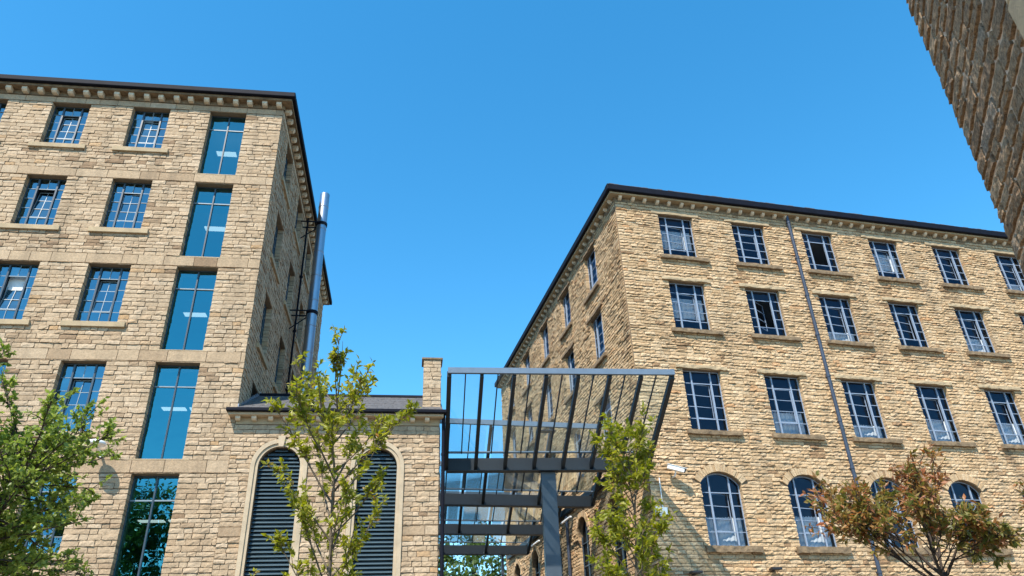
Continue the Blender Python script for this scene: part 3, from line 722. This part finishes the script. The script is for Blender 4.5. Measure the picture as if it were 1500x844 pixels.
# dark rainwater pipe at the corner
pm = MB(); q = [FA.p(AR + .13, .06, z) for z in (8.9, GZ)]; pm.tube(q, [.06, .06], 10)
for z in (7.5, 5.5, 3.5, 1.5): pm.tube([FA.p(AR + .13, .06, z), FA.p(AR + .13, .06, z + .08)], [.075, .075], 10)
q0 = FA.p(AR + .13, .06, GZ); tag(pm.build('drainpipe', M['gutter']), 'black drainpipe at the right corner of the louvred link building', 'drainpipe')

# ------------------------------------------------------------------ flue
FF = Face(CL + eL * 1.0, nL, eL); s0, s1 = 7.35, 7.35
FLU = thing('flue_pipe', FF.p(7.15, 0, GZ), 'tall shiny stainless steel flue clamped to the shaded side of the left mill', 'flue')
base = Vector(FF.p(7.15, 0, 0)); loc = FLU.location
fl = MB(); zt = 23.35
fl.tube([(base.x, base.y, z) for z in (EYE + 8, zt + EYE)], [.235, .235], 24, cap=False)
o = fl.build('pipe', M['steel'], FLU, smooth=True, loc=loc)
rb = MB()
z = 9.0
while z < 23: rb.tube([(base.x, base.y, z + EYE + d) for d in (0, .015, .045, .06)], [.236, .252, .252, .236], 24, cap=False); z += 1.35
rb.build('joint_band', M['steel'], FLU, smooth=True, loc=loc)
for zb in (21.4, 16.4):
    b_ = MB(); b_.tube([(base.x, base.y, zb + EYE), (base.x, base.y, zb + EYE + .16)], [.27, .27], 20)
    for s_ in (-.3, .3):
        P0 = base + nL * s_ * .9; b_.bar((P0.x, P0.y, zb + EYE + .08), tuple(Vector((P0.x, P0.y, zb + EYE + .08)) - eL * .98), .05, .05)
    b_.bar(tuple(Vector((base.x, base.y, zb + EYE + .05))), tuple(Vector((base.x, base.y, zb + EYE - .75)) - eL * .96), .04, .04)
    b_.build('bracket', M['gutter'], FLU, loc=loc)
# thin dark rainwater pipe on the shaded wall
pm = MB(); q = FLS.p(8.2, .12, 0); pm.tube([(q[0], q[1], z + EYE) for z in (22.7, GZ)], [.05, .05], 10)
for z in range(1, 22, 3): pm.tube([(q[0], q[1], z + EYE), (q[0], q[1], z + EYE + .09)], [.085, .085], 10)
tag(pm.build('drainpipe', M['gutter']), 'dark drainpipe on the shaded wall beside the steel flue', 'drainpipe')
# drainpipe on right front
pm = MB(); P = [FR.p(13.9, .14, z) for z in (20.5, GZ)]; pm.tube(P, [.075, .075], 12)
for z in range(0, 21, 2): pm.tube([FR.p(13.9, .14, z), FR.p(13.9, .14, z + .1)], [.092, .092], 12); a = FR.p(13.9, .0, z + .05); b = FR.p(13.9, .12, z + .05); pm.bar(a, b, .16, .03)
tag(pm.build('drainpipe', M['pipe']), 'long slate blue drainpipe down the sunlit front of the right mill', 'drainpipe')
pm = MB(); P = [FRS.p(9.9, .14, z) for z in (8.2, GZ)]; pm.tube(P, [.08, .08], 12)
tag(pm.build('drainpipe', M['pipe']), 'blue drainpipe under the canopies on the shaded side of the right mill', 'drainpipe')

# ------------------------------------------------------------------ CANOPIES
run = -ang(7)[1]            # towards the viewer
def canopy(Lp, Rp, label, nr, col_t, cw=.27, bars=1, RUN=3.45, zg=7.62, zt=8.12, ztop=10.02):
    Lp, Rp = Vector((*Lp, 0)), Vector((*Rp, 0)); e = (Rp - Lp).normalized(); n = e.cross(Vector((0, 0, 1)))   # n towards the viewer
    T = thing('glazed_canopy', (Lp + (Rp - Lp) * col_t), label, 'canopy', 'glazed canopies between the mills'); loc = T.location
    P = lambda t, r, z: Lp + (Rp - Lp) * t + (run + e * .085 * t) * r + Vector((0, 0, z + EYE))
    b = MB(); d = -n * .12
    b.bar(P(0, 0, (zg + zt) / 2) + d, P(1, 0, (zg + zt) / 2) + d, .16, zt - zg); b.build('gutter_beam', M['canopy_steel'], T, loc=loc)
    b = MB(); b.bar(P(0, 0, zg - .012), P(1, 0, zg - .012), .34, .022); b.build('beam_flange', M['canopy_steel'], T, loc=loc)
    b = MB(); b.bar(P(0, .4, zg + .58), P(1, .4, zg + .58), .12, .05); b.build('glazing_sill', M['canopy_light'], T, loc=loc)
    b = MB(); e0 = P(0, RUN, ztop + .09) - e * .05; e1 = P(1, RUN, ztop + .09) + e * .05
    b.bar(e0, e1, .12, .2); b.build('top_beam', M['canopy_light'], T, loc=loc)
    for k in range(nr):
        t = k / (nr - 1); r_ = MB(); hw = e * (.075 if k in (0, nr - 1) else .06)
        prof = [P(t, .0, zg + .02), P(t, .0, zg + .26), P(t, RUN - .08, ztop + .1), P(t, RUN - .08, ztop - .1)]
        zr = lambda r: zg + .26 + (ztop + .1 - zg - .26) * r / (RUN - .08)
        vs_ = [tuple(p + sg * hw) for sg in (-1, 1) for p in prof]
        r_.add(vs_, [(0, 1, 2, 3), (7, 6, 5, 4), (0, 4, 5, 1), (1, 5, 6, 2), (2, 6, 7, 3), (3, 7, 4, 0)])
        r_.build('rafter', M['canopy_steel'], T, loc=loc)
        if k < nr - 1:
            for q_ in range(bars):
                t2 = t + (q_ + 1) / (bars + 1) / (nr - 1); m = MB(); m.bar(P(t2, .45, zr(.45) - .03), P(t2, RUN - .08, ztop + .06), .04, .06, side=e); m.build('glazing_bar', M['canopy_steel'], T, loc=loc)
            g = MB(); a, c = t + .06 / (nr - 1), t + .94 / (nr - 1)
            q = [P(a, .45, zr(.45) + .01), P(c, .45, zr(.45) + .01), P(c, RUN - .06, ztop + .115), P(a, RUN - .06, ztop + .115)]
            g.add([tuple(p) for p in q] + [tuple(p + Vector((0, 0, .012))) for p in q], [(3, 2, 1, 0), (4, 5, 6, 7)]); g.build('glass_panel', M['glass_roof'], T, loc=loc)
    c = MB(); p = P(col_t, 0, 0) - n * .13; q = [p + e * i * cw + n * j * min(.1, cw) for i, j in ((-1, -1), (1, -1), (1, 1), (-1, 1))]
    c.add([(v.x, v.y, z) for z in (0, zg + EYE - .025) for v in q], [(0, 3, 2, 1), (4, 5, 6, 7), (0, 1, 5, 4), (1, 2, 6, 5), (2, 3, 7, 6), (3, 0, 4, 7)])
    k_ = MB(); zc = zg + EYE - .024; k_.bar(tuple(p + Vector((0, 0, zc - .02)) - e * (cw + .09)), tuple(p + Vector((0, 0, zc - .02)) + e * (cw + .09)), .32, .03)
    for i, j in ((-1, -1), (1, -1), (1, 1), (-1, 1)): b_ = p + e * i * (cw + .05) + n * j * .11; k_.tube([(b_.x, b_.y, zc - .07), (b_.x, b_.y, zc - .03)], [.022, .022], 6)
    k_.build('cap_plate', M['canopy_steel'], T, loc=loc)
    o = c.build('column', M['column'], T, loc=loc); bv = o.modifiers.new('bevel', 'BEVEL'); bv.width = .01
    return T
canopy((-2.66, 26.88), (4.82, 27.78), 'frontmost glazed canopy, tilted up on a wide grey column between louvred building and right mill', 8, .50)
def at_wall(s, off=.3):
    q = CR + nR * s - eR * off; return q
for k, (yl, s, lab) in enumerate(((31.7, 5.6, 'second glazed canopy, just behind the frontmost one'), (37.1, 11.5, 'third glazed canopy back, between the second and the rearmost'), (42.0, 16.9, 'rearmost glazed canopy, lowest in view with trees behind its glass'))):
    q = at_wall(s)
    dirv = -ang(13)[0]
    l = q + dirv * 9.8
    canopy((l.x, l.y), (q.x, q.y), lab, 5, (.79, .965, .85)[k], (.2, .1, .07)[k], 2)
def sbeam(label, A, B, w_, h, mat):
    b = MB(); b.bar(A, B, w_, h); return tag(b.build('steel_beam', mat), label, 'beam')
a = at_wall(.6, .12); b = at_wall(22.5, .12)
sbeam('long dark steel gutter beam running along the side wall of the right mill', (a.x, a.y, 8.42 + EYE), (b.x, b.y, 8.42 + EYE), .2, .28, M['canopy_steel'])
sbeam('rust brown steel beam low under the rear canopies', (-1.5, 45.2, 5.05 + EYE), (3.0, 46.3, 5.05 + EYE), .2, .16, M['rust'])
for k, (s, lab) in enumerate(((8.0, 'white strip light under the second canopy by the right mill'), (13.6, 'white strip light under the third canopy by the right mill'))):
    a = at_wall(s, .55); b = at_wall(s + 1.5, .55); t = MB(); t.bar((a.x, a.y, 7.75 + EYE), (b.x, b.y, 7.75 + EYE), .09, .07)
    tag(t.build('strip_light', M['white']), lab, 'light')

# ------------------------------------------------------------------ small wall fittings
def wall_lamp(F_, u, z, label):
    T = thing('wall_lamp', F_.p(u, 0, z), label, 'lamp'); l = T.location
    m = MB(); m.bar(F_.p(u, 0, z), F_.p(u, .42, z + .1), .06, .06); m.bar(F_.p(u, -.01, z), F_.p(u, .03, z), .16, .22); m.build('arm', M['white'], T, loc=l)
    d = MB(); c = Vector(F_.p(u, .62, z + .17)); n = 20; rings = [(.0, .13), (.14, .115), (.25, .07), (.30, 0), (.28, -.04), (.15, -.05), (0, -.05)]
    vs_ = [(c.x + r * math.cos(2 * math.pi * k / n), c.y + r * math.sin(2 * math.pi * k / n), c.z + h) for r, h in rings for k in range(n)]
    d.add(vs_, [(i * n + k, i * n + (k + 1) % n, (i + 1) * n + (k + 1) % n, (i + 1) * n + k) for i in range(len(rings) - 1) for k in range(n)])
    d.build('lamp_head', M['white'], T, smooth=True, loc=l)
wall_lamp(FL, -13.42, 7.5, 'white dome lamp on the left mill wall beside the green tree')
T = thing('security_camera', FR.p(6.05, 0, 7.5), 'white bullet security camera on the front wall of the right mill', 'camera'); l = T.location
m = MB(); m.tube([FR.p(6.0, 0, 7.45), FR.p(6.0, .22, 7.45), FR.p(6.02, .3, 7.6)], [.03, .03, .03], 8); m.build('bracket', M['white'], T, loc=l)
m = MB(); A, B = FR.p(5.72, .28, 7.78), FR.p(6.3, .42, 7.6); m.bar(A, B, .15, .15); m.build('housing', M['white'], T, loc=l)
m = MB(); A2 = Vector(B) + (Vector(B) - Vector(A)).normalized() * .06; m.bar(B, tuple(A2), .12, .12); m.build('lens', M['black'], T, loc=l)
m = MB(); A3, B3 = Vector(A) + Vector((0, 0, .09)), Vector(B) + Vector((0, 0, .09)) + (Vector(B) - Vector(A)).normalized() * .12; m.bar(tuple(A3), tuple(B3), .2, .015); m.build('sun_hood', M['white'], T, loc=l)
T = thing('junction_box', FR.p(5.2, 0, 6.0), 'pair of white electrical boxes on the corner of the right mill', 'electrical box'); l = T.location
for (u0, u1, z0, z1) in ((5.08, 5.28, 5.95, 6.3), (5.32, 5.55, 6.02, 6.28)):
    o = fbox(FR, T, 'box', M['white'], u0, u1, .03, .2, z0, z1, .012)
m = MB(); fbox(FR, T, 'conduit', M['white'], 5.4, 5.43, .05, .08, 6.3, 7.4)
o = fbox(FR, None, 'alarm_box', M['white'], 5.1, 5.3, .03, .14, 6.72, 6.95, .012) if False else None
for u, z, lab in ((6.27, 4.0, 'flat black floodlight on the right mill wall below the security camera'), (9.45, 4.12, 'flat black floodlight on the right mill wall beside the bronze tree trunk')):
    T = thing('floodlight', FR.p(u, 0, z), lab, 'floodlight'); l = T.location
    fbox(FR, T, 'lamp_body', M['black'], u - .2, u + .2, .12, .4, z - .03, z + .05, .015); fbox(FR, T, 'bracket', M['black'], u - .05, u + .05, 0, .12, z - .06, z + .04)

# ------------------------------------------------------------------ near stone building, top right
dT = Vector((math.sin(R(22)), math.cos(R(22)), 0)); nT = Vector((-math.cos(R(22)), math.sin(R(22)), 0))
DT = 8.0
cT = Vector((.6185, .786, 0)) * DT
TB = thing('stone_building', (cT.x, cT.y, 0), 'dark rough rubble stone building corner rising at the top right', 'building')
FT = Face(cT, -dT, nT); FT2 = Face(cT, Vector((math.cos(R(22)), -math.sin(R(22)), 0)), dT)
wall_sheet(FT, 'wall', 0, 6.2, GZ, 11, [], .3, M['ribbon_mortar'], TB)
jam = lambda u, z: 1.62 < u < 2.5 and z > 6.1
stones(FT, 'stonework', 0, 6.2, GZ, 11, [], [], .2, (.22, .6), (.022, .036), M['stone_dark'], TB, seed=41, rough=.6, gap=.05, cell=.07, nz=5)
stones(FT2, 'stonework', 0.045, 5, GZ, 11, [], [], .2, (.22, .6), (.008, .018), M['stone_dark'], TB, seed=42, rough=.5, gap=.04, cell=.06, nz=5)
wall_sheet(FT2, 'wall', 0, 5, GZ, 11, [], .3, M['ribbon_mortar'], TB)
zj = 2.6; rs = random.Random(6)
while zj < 9.5:
    hj = rs.uniform(.35, .6); fbox(FT, TB, 'jamb_stone', M['ashlar'], 2.5 + rs.uniform(-.03, .05), 3.1, -.05, .12 + rs.uniform(-.015, .015), zj + .008, zj + hj - .008, .02); zj += hj
fbox(FT, TB, 'coping', M['ashlar'], -.1, 6.2, -5, .12, 11, 11.2)

# ------------------------------------------------------------------ vegetation
def leaf(mb, p, d, ln, wd, tone, rng):
    d = d.normalized(); s = d.cross(Vector((rng.uniform(-1, 1), rng.uniform(-1, 1), rng.uniform(.2, 1.4))))
    if s.length < .05: s = d.cross(Vector((1, 0, 0)))
    s.normalize(); n = s.cross(d); k = rng.uniform(.1, .35)
    a = p; b = p + d * ln * .45 + s * wd / 2 + n * ln * .1 * k; c = p + d * ln + n * (-ln * .12); e = p + d * ln * .45 - s * wd / 2 + n * ln * .1 * k; m = p + d * ln * .5 - n * ln * .06 * k
    mb.add([tuple(a), tuple(b), tuple(c), tuple(e), tuple(m)], [(0, 1, 4), (1, 2, 4), (2, 3, 4), (3, 0, 4)], tone)
def curve(rng, p, d, ln, n, bend, wob):
    pts = [p.copy()]; d = d.normalized()
    for _ in range(n):
        d = (d + bend + Vector((rng.uniform(-wob, wob), rng.uniform(-wob, wob), rng.uniform(-wob, wob)))).normalized()
        p = p + d * (ln / n); pts.append(p.copy())
    return pts
def twigs(rng, wood, lf, pts, spec, tone0):
    """side twigs with leaves along the outer part of a branch"""
    n = len(pts) - 1
    for _ in range(spec['twigs']):
        t = rng.uniform(spec.get('t0', .3), 1); i = min(n - 1, int(t * n)); p = pts[i].lerp(pts[i + 1], t * n - i)
        d = (pts[i + 1] - pts[i]).normalized() + Vector((rng.uniform(-1, 1), rng.uniform(-1, 1), rng.uniform(-.5, .9))) * spec.get('spread', .9)
        ln = rng.uniform(*spec['twig_len']); tp = curve(rng, p, d, ln, 3, Vector((0, 0, spec.get('tbend', .1))), .25)
        wood.tube(tp, [.008, .006, .004, .002], 4, cap=False)
        tt = tone0 + rng.uniform(-.15, .15)
        for q in range(spec['leaves']):
            f = rng.uniform(.15, 1) ** .7; j = min(2, int(f * 3)); lp = tp[j].lerp(tp[j + 1], f * 3 - j)
            ld = (tp[3] - tp[0]).normalized() * rng.uniform(.2, .9) + Vector((rng.uniform(-1, 1), rng.uniform(-1, 1), rng.uniform(-1, .7)))
            L_ = rng.uniform(.6, 1.15) * spec['leaf']
            leaf(lf, lp, ld, L_, L_ * spec.get('lw', .5), min(1, max(0, tt + rng.gauss(0, .17))), rng)
def finish_tree(name, base, label, cat, wood, lf, wmat, lmat, group=None):
    T = thing(name, base, label, cat, group)
    wood.build('trunk', M[wmat], T, smooth=True, loc=T.location); lf.build('crown', M[lmat], T, tone=True, loc=T.location)
    return T

# 1 slim sapling in front of the louvres
def sapling(name, base, top, label, seed, nb, blen, spec, zmin, prof, tone=.55, lmat='leaf_yellow', rad=.038, up=1.0, keep=None):
    rng = random.Random(seed); wood = MB(); lf = MB(); base = Vector(base); top = Vector(top)
    n = 14; mid = [base.lerp(top, i / n) + Vector((rng.uniform(-.05, .05), rng.uniform(-.05, .05), 0)) * (1 if 0 < i < n else 0) for i in range(n + 1)]
    wood.tube(mid, [rad * (1 - i / n) ** .8 + .006 for i in range(n + 1)], 8)
    H = top.z - base.z
    for k in range(nb):
        f = zmin + (1 - zmin) * (k + rng.random()) / nb; f = min(.985, f)
        i = min(n - 1, int(f * n)); p = mid[i].lerp(mid[i + 1], f * n - i)
        a = k * 2.4 + rng.uniform(-.5, .5); ln = blen * prof(f) * rng.uniform(.7, 1.2)
        d = Vector((math.cos(a), math.sin(a), up * rng.uniform(.7, 1.4)))
        bp = curve(rng, p, d, ln, 6, Vector((0, 0, .07)), .12)
        r0 = .011 * ln / blen + .004
        wood.tube(bp, [r0 * (1 - q / 6) + .003 for q in range(7)], 5, cap=False)
        sp = dict(spec); sp['twigs'] = max(2, int(spec['twigs'] * ln / blen))
        twigs(rng, wood, lf, bp, sp, tone)
    twigs(rng, wood, lf, mid[-4:], dict(spec, twigs=6, t0=.2), tone)
    return finish_tree(name, base, label, 'tree', wood, lf, 'bark', lmat)
sapling('young_tree', (-2.85, 12, 0), (-3.1, 12.1, 6.45), 'slim young tree with yellow green leaves in front of the louvred arches', 3, 32, 1.5,
        dict(twigs=14, t0=.3, twig_len=(.12, .34), leaves=13, leaf=.125, lw=.44, spread=.8), .36, lambda f: .55 + .6 * math.sin(min(1, (f - .3) * 1.25) * math.pi) ** .8, tone=.55)
sapling('young_tree', (2.2, 17, 0), (2.58, 17, 6.85), 'slim young tree with dense yellow green leaves beside the grey canopy column', 7, 36, 1.25,
        dict(twigs=11, t0=.35, twig_len=(.2, .45), leaves=13, leaf=.18, lw=.42, spread=.9), .34, lambda f: 1.05 - .35 * math.exp(-((f - .68) / .07) ** 2) if f < .95 else .6, tone=.5)

# 2 bushy green tree at the left edge
def bushy(base, seed):
    rng = random.Random(seed); wood = MB(); lf = MB(); base = Vector(base)
    wood.tube([base, base + Vector((0, 0, 1.5))], [.17, .13], 9)
    for s in range(6):
        a = s * 1.05 + rng.uniform(-.3, .3); st = curve(rng, base + Vector((0, 0, 1.4)), Vector((math.cos(a) * .42, math.sin(a) * .42, 1)), rng.uniform(3.0, 4.1), 8, Vector((0, 0, .03)), .08)
        wood.tube(st, [.045 * (1 - q / 8) + .012 for q in range(9)], 7)
        for b in range(46):
            f = rng.uniform(.2, 1); i = min(7, int(f * 8)); p = st[i].lerp(st[i + 1], f * 8 - i)
            a2 = rng.uniform(0, 6.28); d = Vector((math.cos(a2), math.sin(a2), rng.uniform(-.15, .9)))
            upright = rng.random() < .22 and f > .75
            if upright: d = Vector((math.cos(a2) * .35, math.sin(a2) * .35, 1))
            bp = curve(rng, p, d, rng.uniform(.9, 1.75) * (1.0 if not upright else .95), 6, Vector((0, 0, .02)), .14)
            wood.tube(bp, [.013 * (1 - q / 6) + .003 for q in range(7)], 5, cap=False)
            twigs(rng, wood, lf, bp, dict(twigs=19 if not upright else 10, twig_len=(.12, .34), leaves=16, leaf=.085, lw=.58, spread=1.1, t0=.15), .5 + rng.uniform(-.12, .12))
    return finish_tree('leafy_tree', base, 'bushy small leaved green tree at the left edge in front of the left mill', 'tree', wood, lf, 'dark_bark', 'leaf_green')
bushy((-8.05, 9.7, 0), 5)

# 3 bronze leaved trees
def bronze(base, seed, fork, crown_c, crown_r, nb, label, group):
    rng = random.Random(seed); wood = MB(); lf = MB(); base = Vector(base); fork = Vector(fork); cc = Vector(crown_c)
    tr = [base.lerp(fork, i / 6) + Vector((rng.uniform(-.03, .03), rng.uniform(-.03, .03), 0)) for i in range(7)]
    wood.tube(tr, [.085 - .035 * i / 6 for i in range(7)], 8)
    limbs = []
    for k in range(9):
        a = k * 2.4 + rng.uniform(-.3, .3); el = rng.uniform(.3, 1.1) if k else 1.4
        tgt = cc + Vector((crown_r[0] * .58 * math.cos(a) * math.cos(el * .8), crown_r[1] * .58 * math.sin(a) * math.cos(el * .8), crown_r[2] * rng.uniform(-.35, .55)))
        d = tgt - tr[-1]; lp = curve(rng, tr[-1] - Vector((0, 0, rng.uniform(0, .5))), d, d.length, 6, Vector((0, 0, .02)), .16)
        wood.tube(lp, [.024 * (1 - q / 6) + .008 for q in range(7)], 6, cap=False); limbs.append(lp)
    for k in range(nb):
        th = k * 2.39996 + rng.uniform(-.3, .3); ph = -.75 + 1.7 * ((k * .61803) % 1); rr = rng.uniform(.35, 1) ** .5; hz = math.sqrt(1 - abs(ph) ** 2.4)
        t_ = cc + Vector((crown_r[0] * math.cos(th) * hz * rr, crown_r[1] * math.sin(th) * hz * rr, crown_r[2] * ph * rr))
        lp = min(limbs, key=lambda l_: (l_[-1] - t_).length); st = lp[rng.randint(2, 6)]
        d = t_ - st; bp = curve(rng, st, d + Vector((0, 0, -.1)), d.length, 7, Vector((0, 0, .03)), .2)
        wood.tube(bp, [.009 * (1 - q / 7) + .003 for q in range(8)], 5, cap=False)
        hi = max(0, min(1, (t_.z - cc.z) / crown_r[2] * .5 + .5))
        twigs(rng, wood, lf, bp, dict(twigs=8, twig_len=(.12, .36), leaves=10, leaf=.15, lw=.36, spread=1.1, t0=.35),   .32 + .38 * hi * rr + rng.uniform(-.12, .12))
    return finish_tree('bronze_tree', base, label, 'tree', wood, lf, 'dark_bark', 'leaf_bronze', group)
bronze((6.9, 13, 0), 9, (6.82, 13, 3.3), (6.6, 13, 4.35), (1.7, 1.4, 1.15), 82, 'small tree with bronze red leaves in front of the right mill', None)
bronze((9.95, 13, 0), 12, (9.9, 13, 3.4), (9.8, 13, 4.35), (1.0, 1.2, .8), 36, 'part of a bronze leaved tree cut off by the right edge', None)

# 4 shrubs whose tops show at the bottom
def shrub(base, h, r_, seed, label, tone, n=26, lmat='leaf_yellow'):
    rng = random.Random(seed); wood = MB(); lf = MB(); base = Vector(base)
    for k in range(n):
        a = rng.uniform(0, 6.28); bp = curve(rng, base + Vector((rng.uniform(-.15, .15), rng.uniform(-.15, .15), 0)), Vector((math.cos(a) * r_, math.sin(a) * r_, h)), math.hypot(h, r_) * rng.uniform(.75, 1), 7, Vector((0, 0, 0)), .06)
        wood.tube(bp, [.014 * (1 - q / 7) + .003 for q in range(8)], 5, cap=False)
        twigs(rng, wood, lf, bp, dict(twigs=9, twig_len=(.1, .25), leaves=9, leaf=.1, lw=.4, t0=.3), tone)
    T = thing('shrub', base, label, 'shrub'); wood.build('stem', M['dark_bark'], T, loc=T.location); lf.build('foliage', M[lmat], T, tone=True, loc=T.location)
shrub((-3.55, 11, 0), 3.4, .45, 3, 'pinkish green shrub top under the left louvre', .8)
shrub((-2.25, 11.3, 0), 3.25, .3, 4, 'green shrub top under the right louvre', .5, 16)

# 5 far trees seen under the canopies, and trees mirrored in the stair glass
def far_tree(base, h, r_, seed, label, group=None, n=2600, leaf_=.5):
    rng = random.Random(seed); wood = MB(); lf = MB(); base = Vector(base)
    top = base + Vector((rng.uniform(-.5, .5), 0, h * .85)); tr = [base.lerp(top, i / 6) for i in range(7)]
    wood.tube(tr, [.32 * (1 - i / 6.5) for i in range(7)], 7)
    cl = []
    for k in range(26):
        a = rng.uniform(0, 6.28); f = rng.uniform(.3, 1); p = base + Vector((0, 0, h * f)); rr = r_ * math.sin(min(1, (1.08 - f) * 1.5) * 1.57) * rng.uniform(.5, 1)
        q = p + Vector((math.cos(a) * rr, math.sin(a) * rr, rng.uniform(-.3, .6))); st = base.lerp(top, max(.1, f - .2)); wood.tube([st, st.lerp(q, .5) + Vector((0, 0, .3)), q], [.09, .05, .02], 5, cap=False); cl.append((q, rng.uniform(.9, 1.7), rng.uniform(-.15, .15)))
    for _ in range(n):
        q, s, t = rng.choice(cl); v = Vector((rng.gauss(0, 1), rng.gauss(0, 1), rng.gauss(0, .7))).normalized() * s * rng.random() ** .4
        leaf(lf, q + v, Vector((rng.uniform(-1, 1), rng.uniform(-1, 1), rng.uniform(-1, .6))), leaf_ * rng.uniform(.5, 1.1), leaf_ * .55, min(1, max(0, .5 + t + rng.gauss(0, .2))), rng)
    finish_tree('broadleaf_tree', base, label, 'tree', wood, lf, 'dark_bark', 'leaf_far', group)
labs = ['dark broadleaf tree far behind the canopies, beside the louvred building', 'far tree with light trunk behind the rear canopy column', 'far tree behind the canopies close to the right mill', 'tallest far tree showing through the glass of the rear canopies', 'low far tree in the gap under the rearmost canopy']
for k, (x, y, h, r_) in enumerate(((-7.5, 66, 14.5, 3.2), (-2.6, 72, 15.5, 3.0), (1.5, 70, 14.5, 3.2), (-5.0, 80, 17.5, 3.5), (-4.6, 62, 11, 2.6))):
    far_tree((x, y, 0), h, r_, 60 + k, labs[k], 'far trees behind the canopies')
far_tree((-15.3, 3, 0), 13.0, 3.0, 80, 'tall tree mirrored in the left half of the lowest stair window', 'trees mirrored in the stair glass')
far_tree((-19.0, -2, 0), 14.5, 3.2, 81, 'tall tree mirrored in the right half of the lowest stair window', 'trees mirrored in the stair glass')
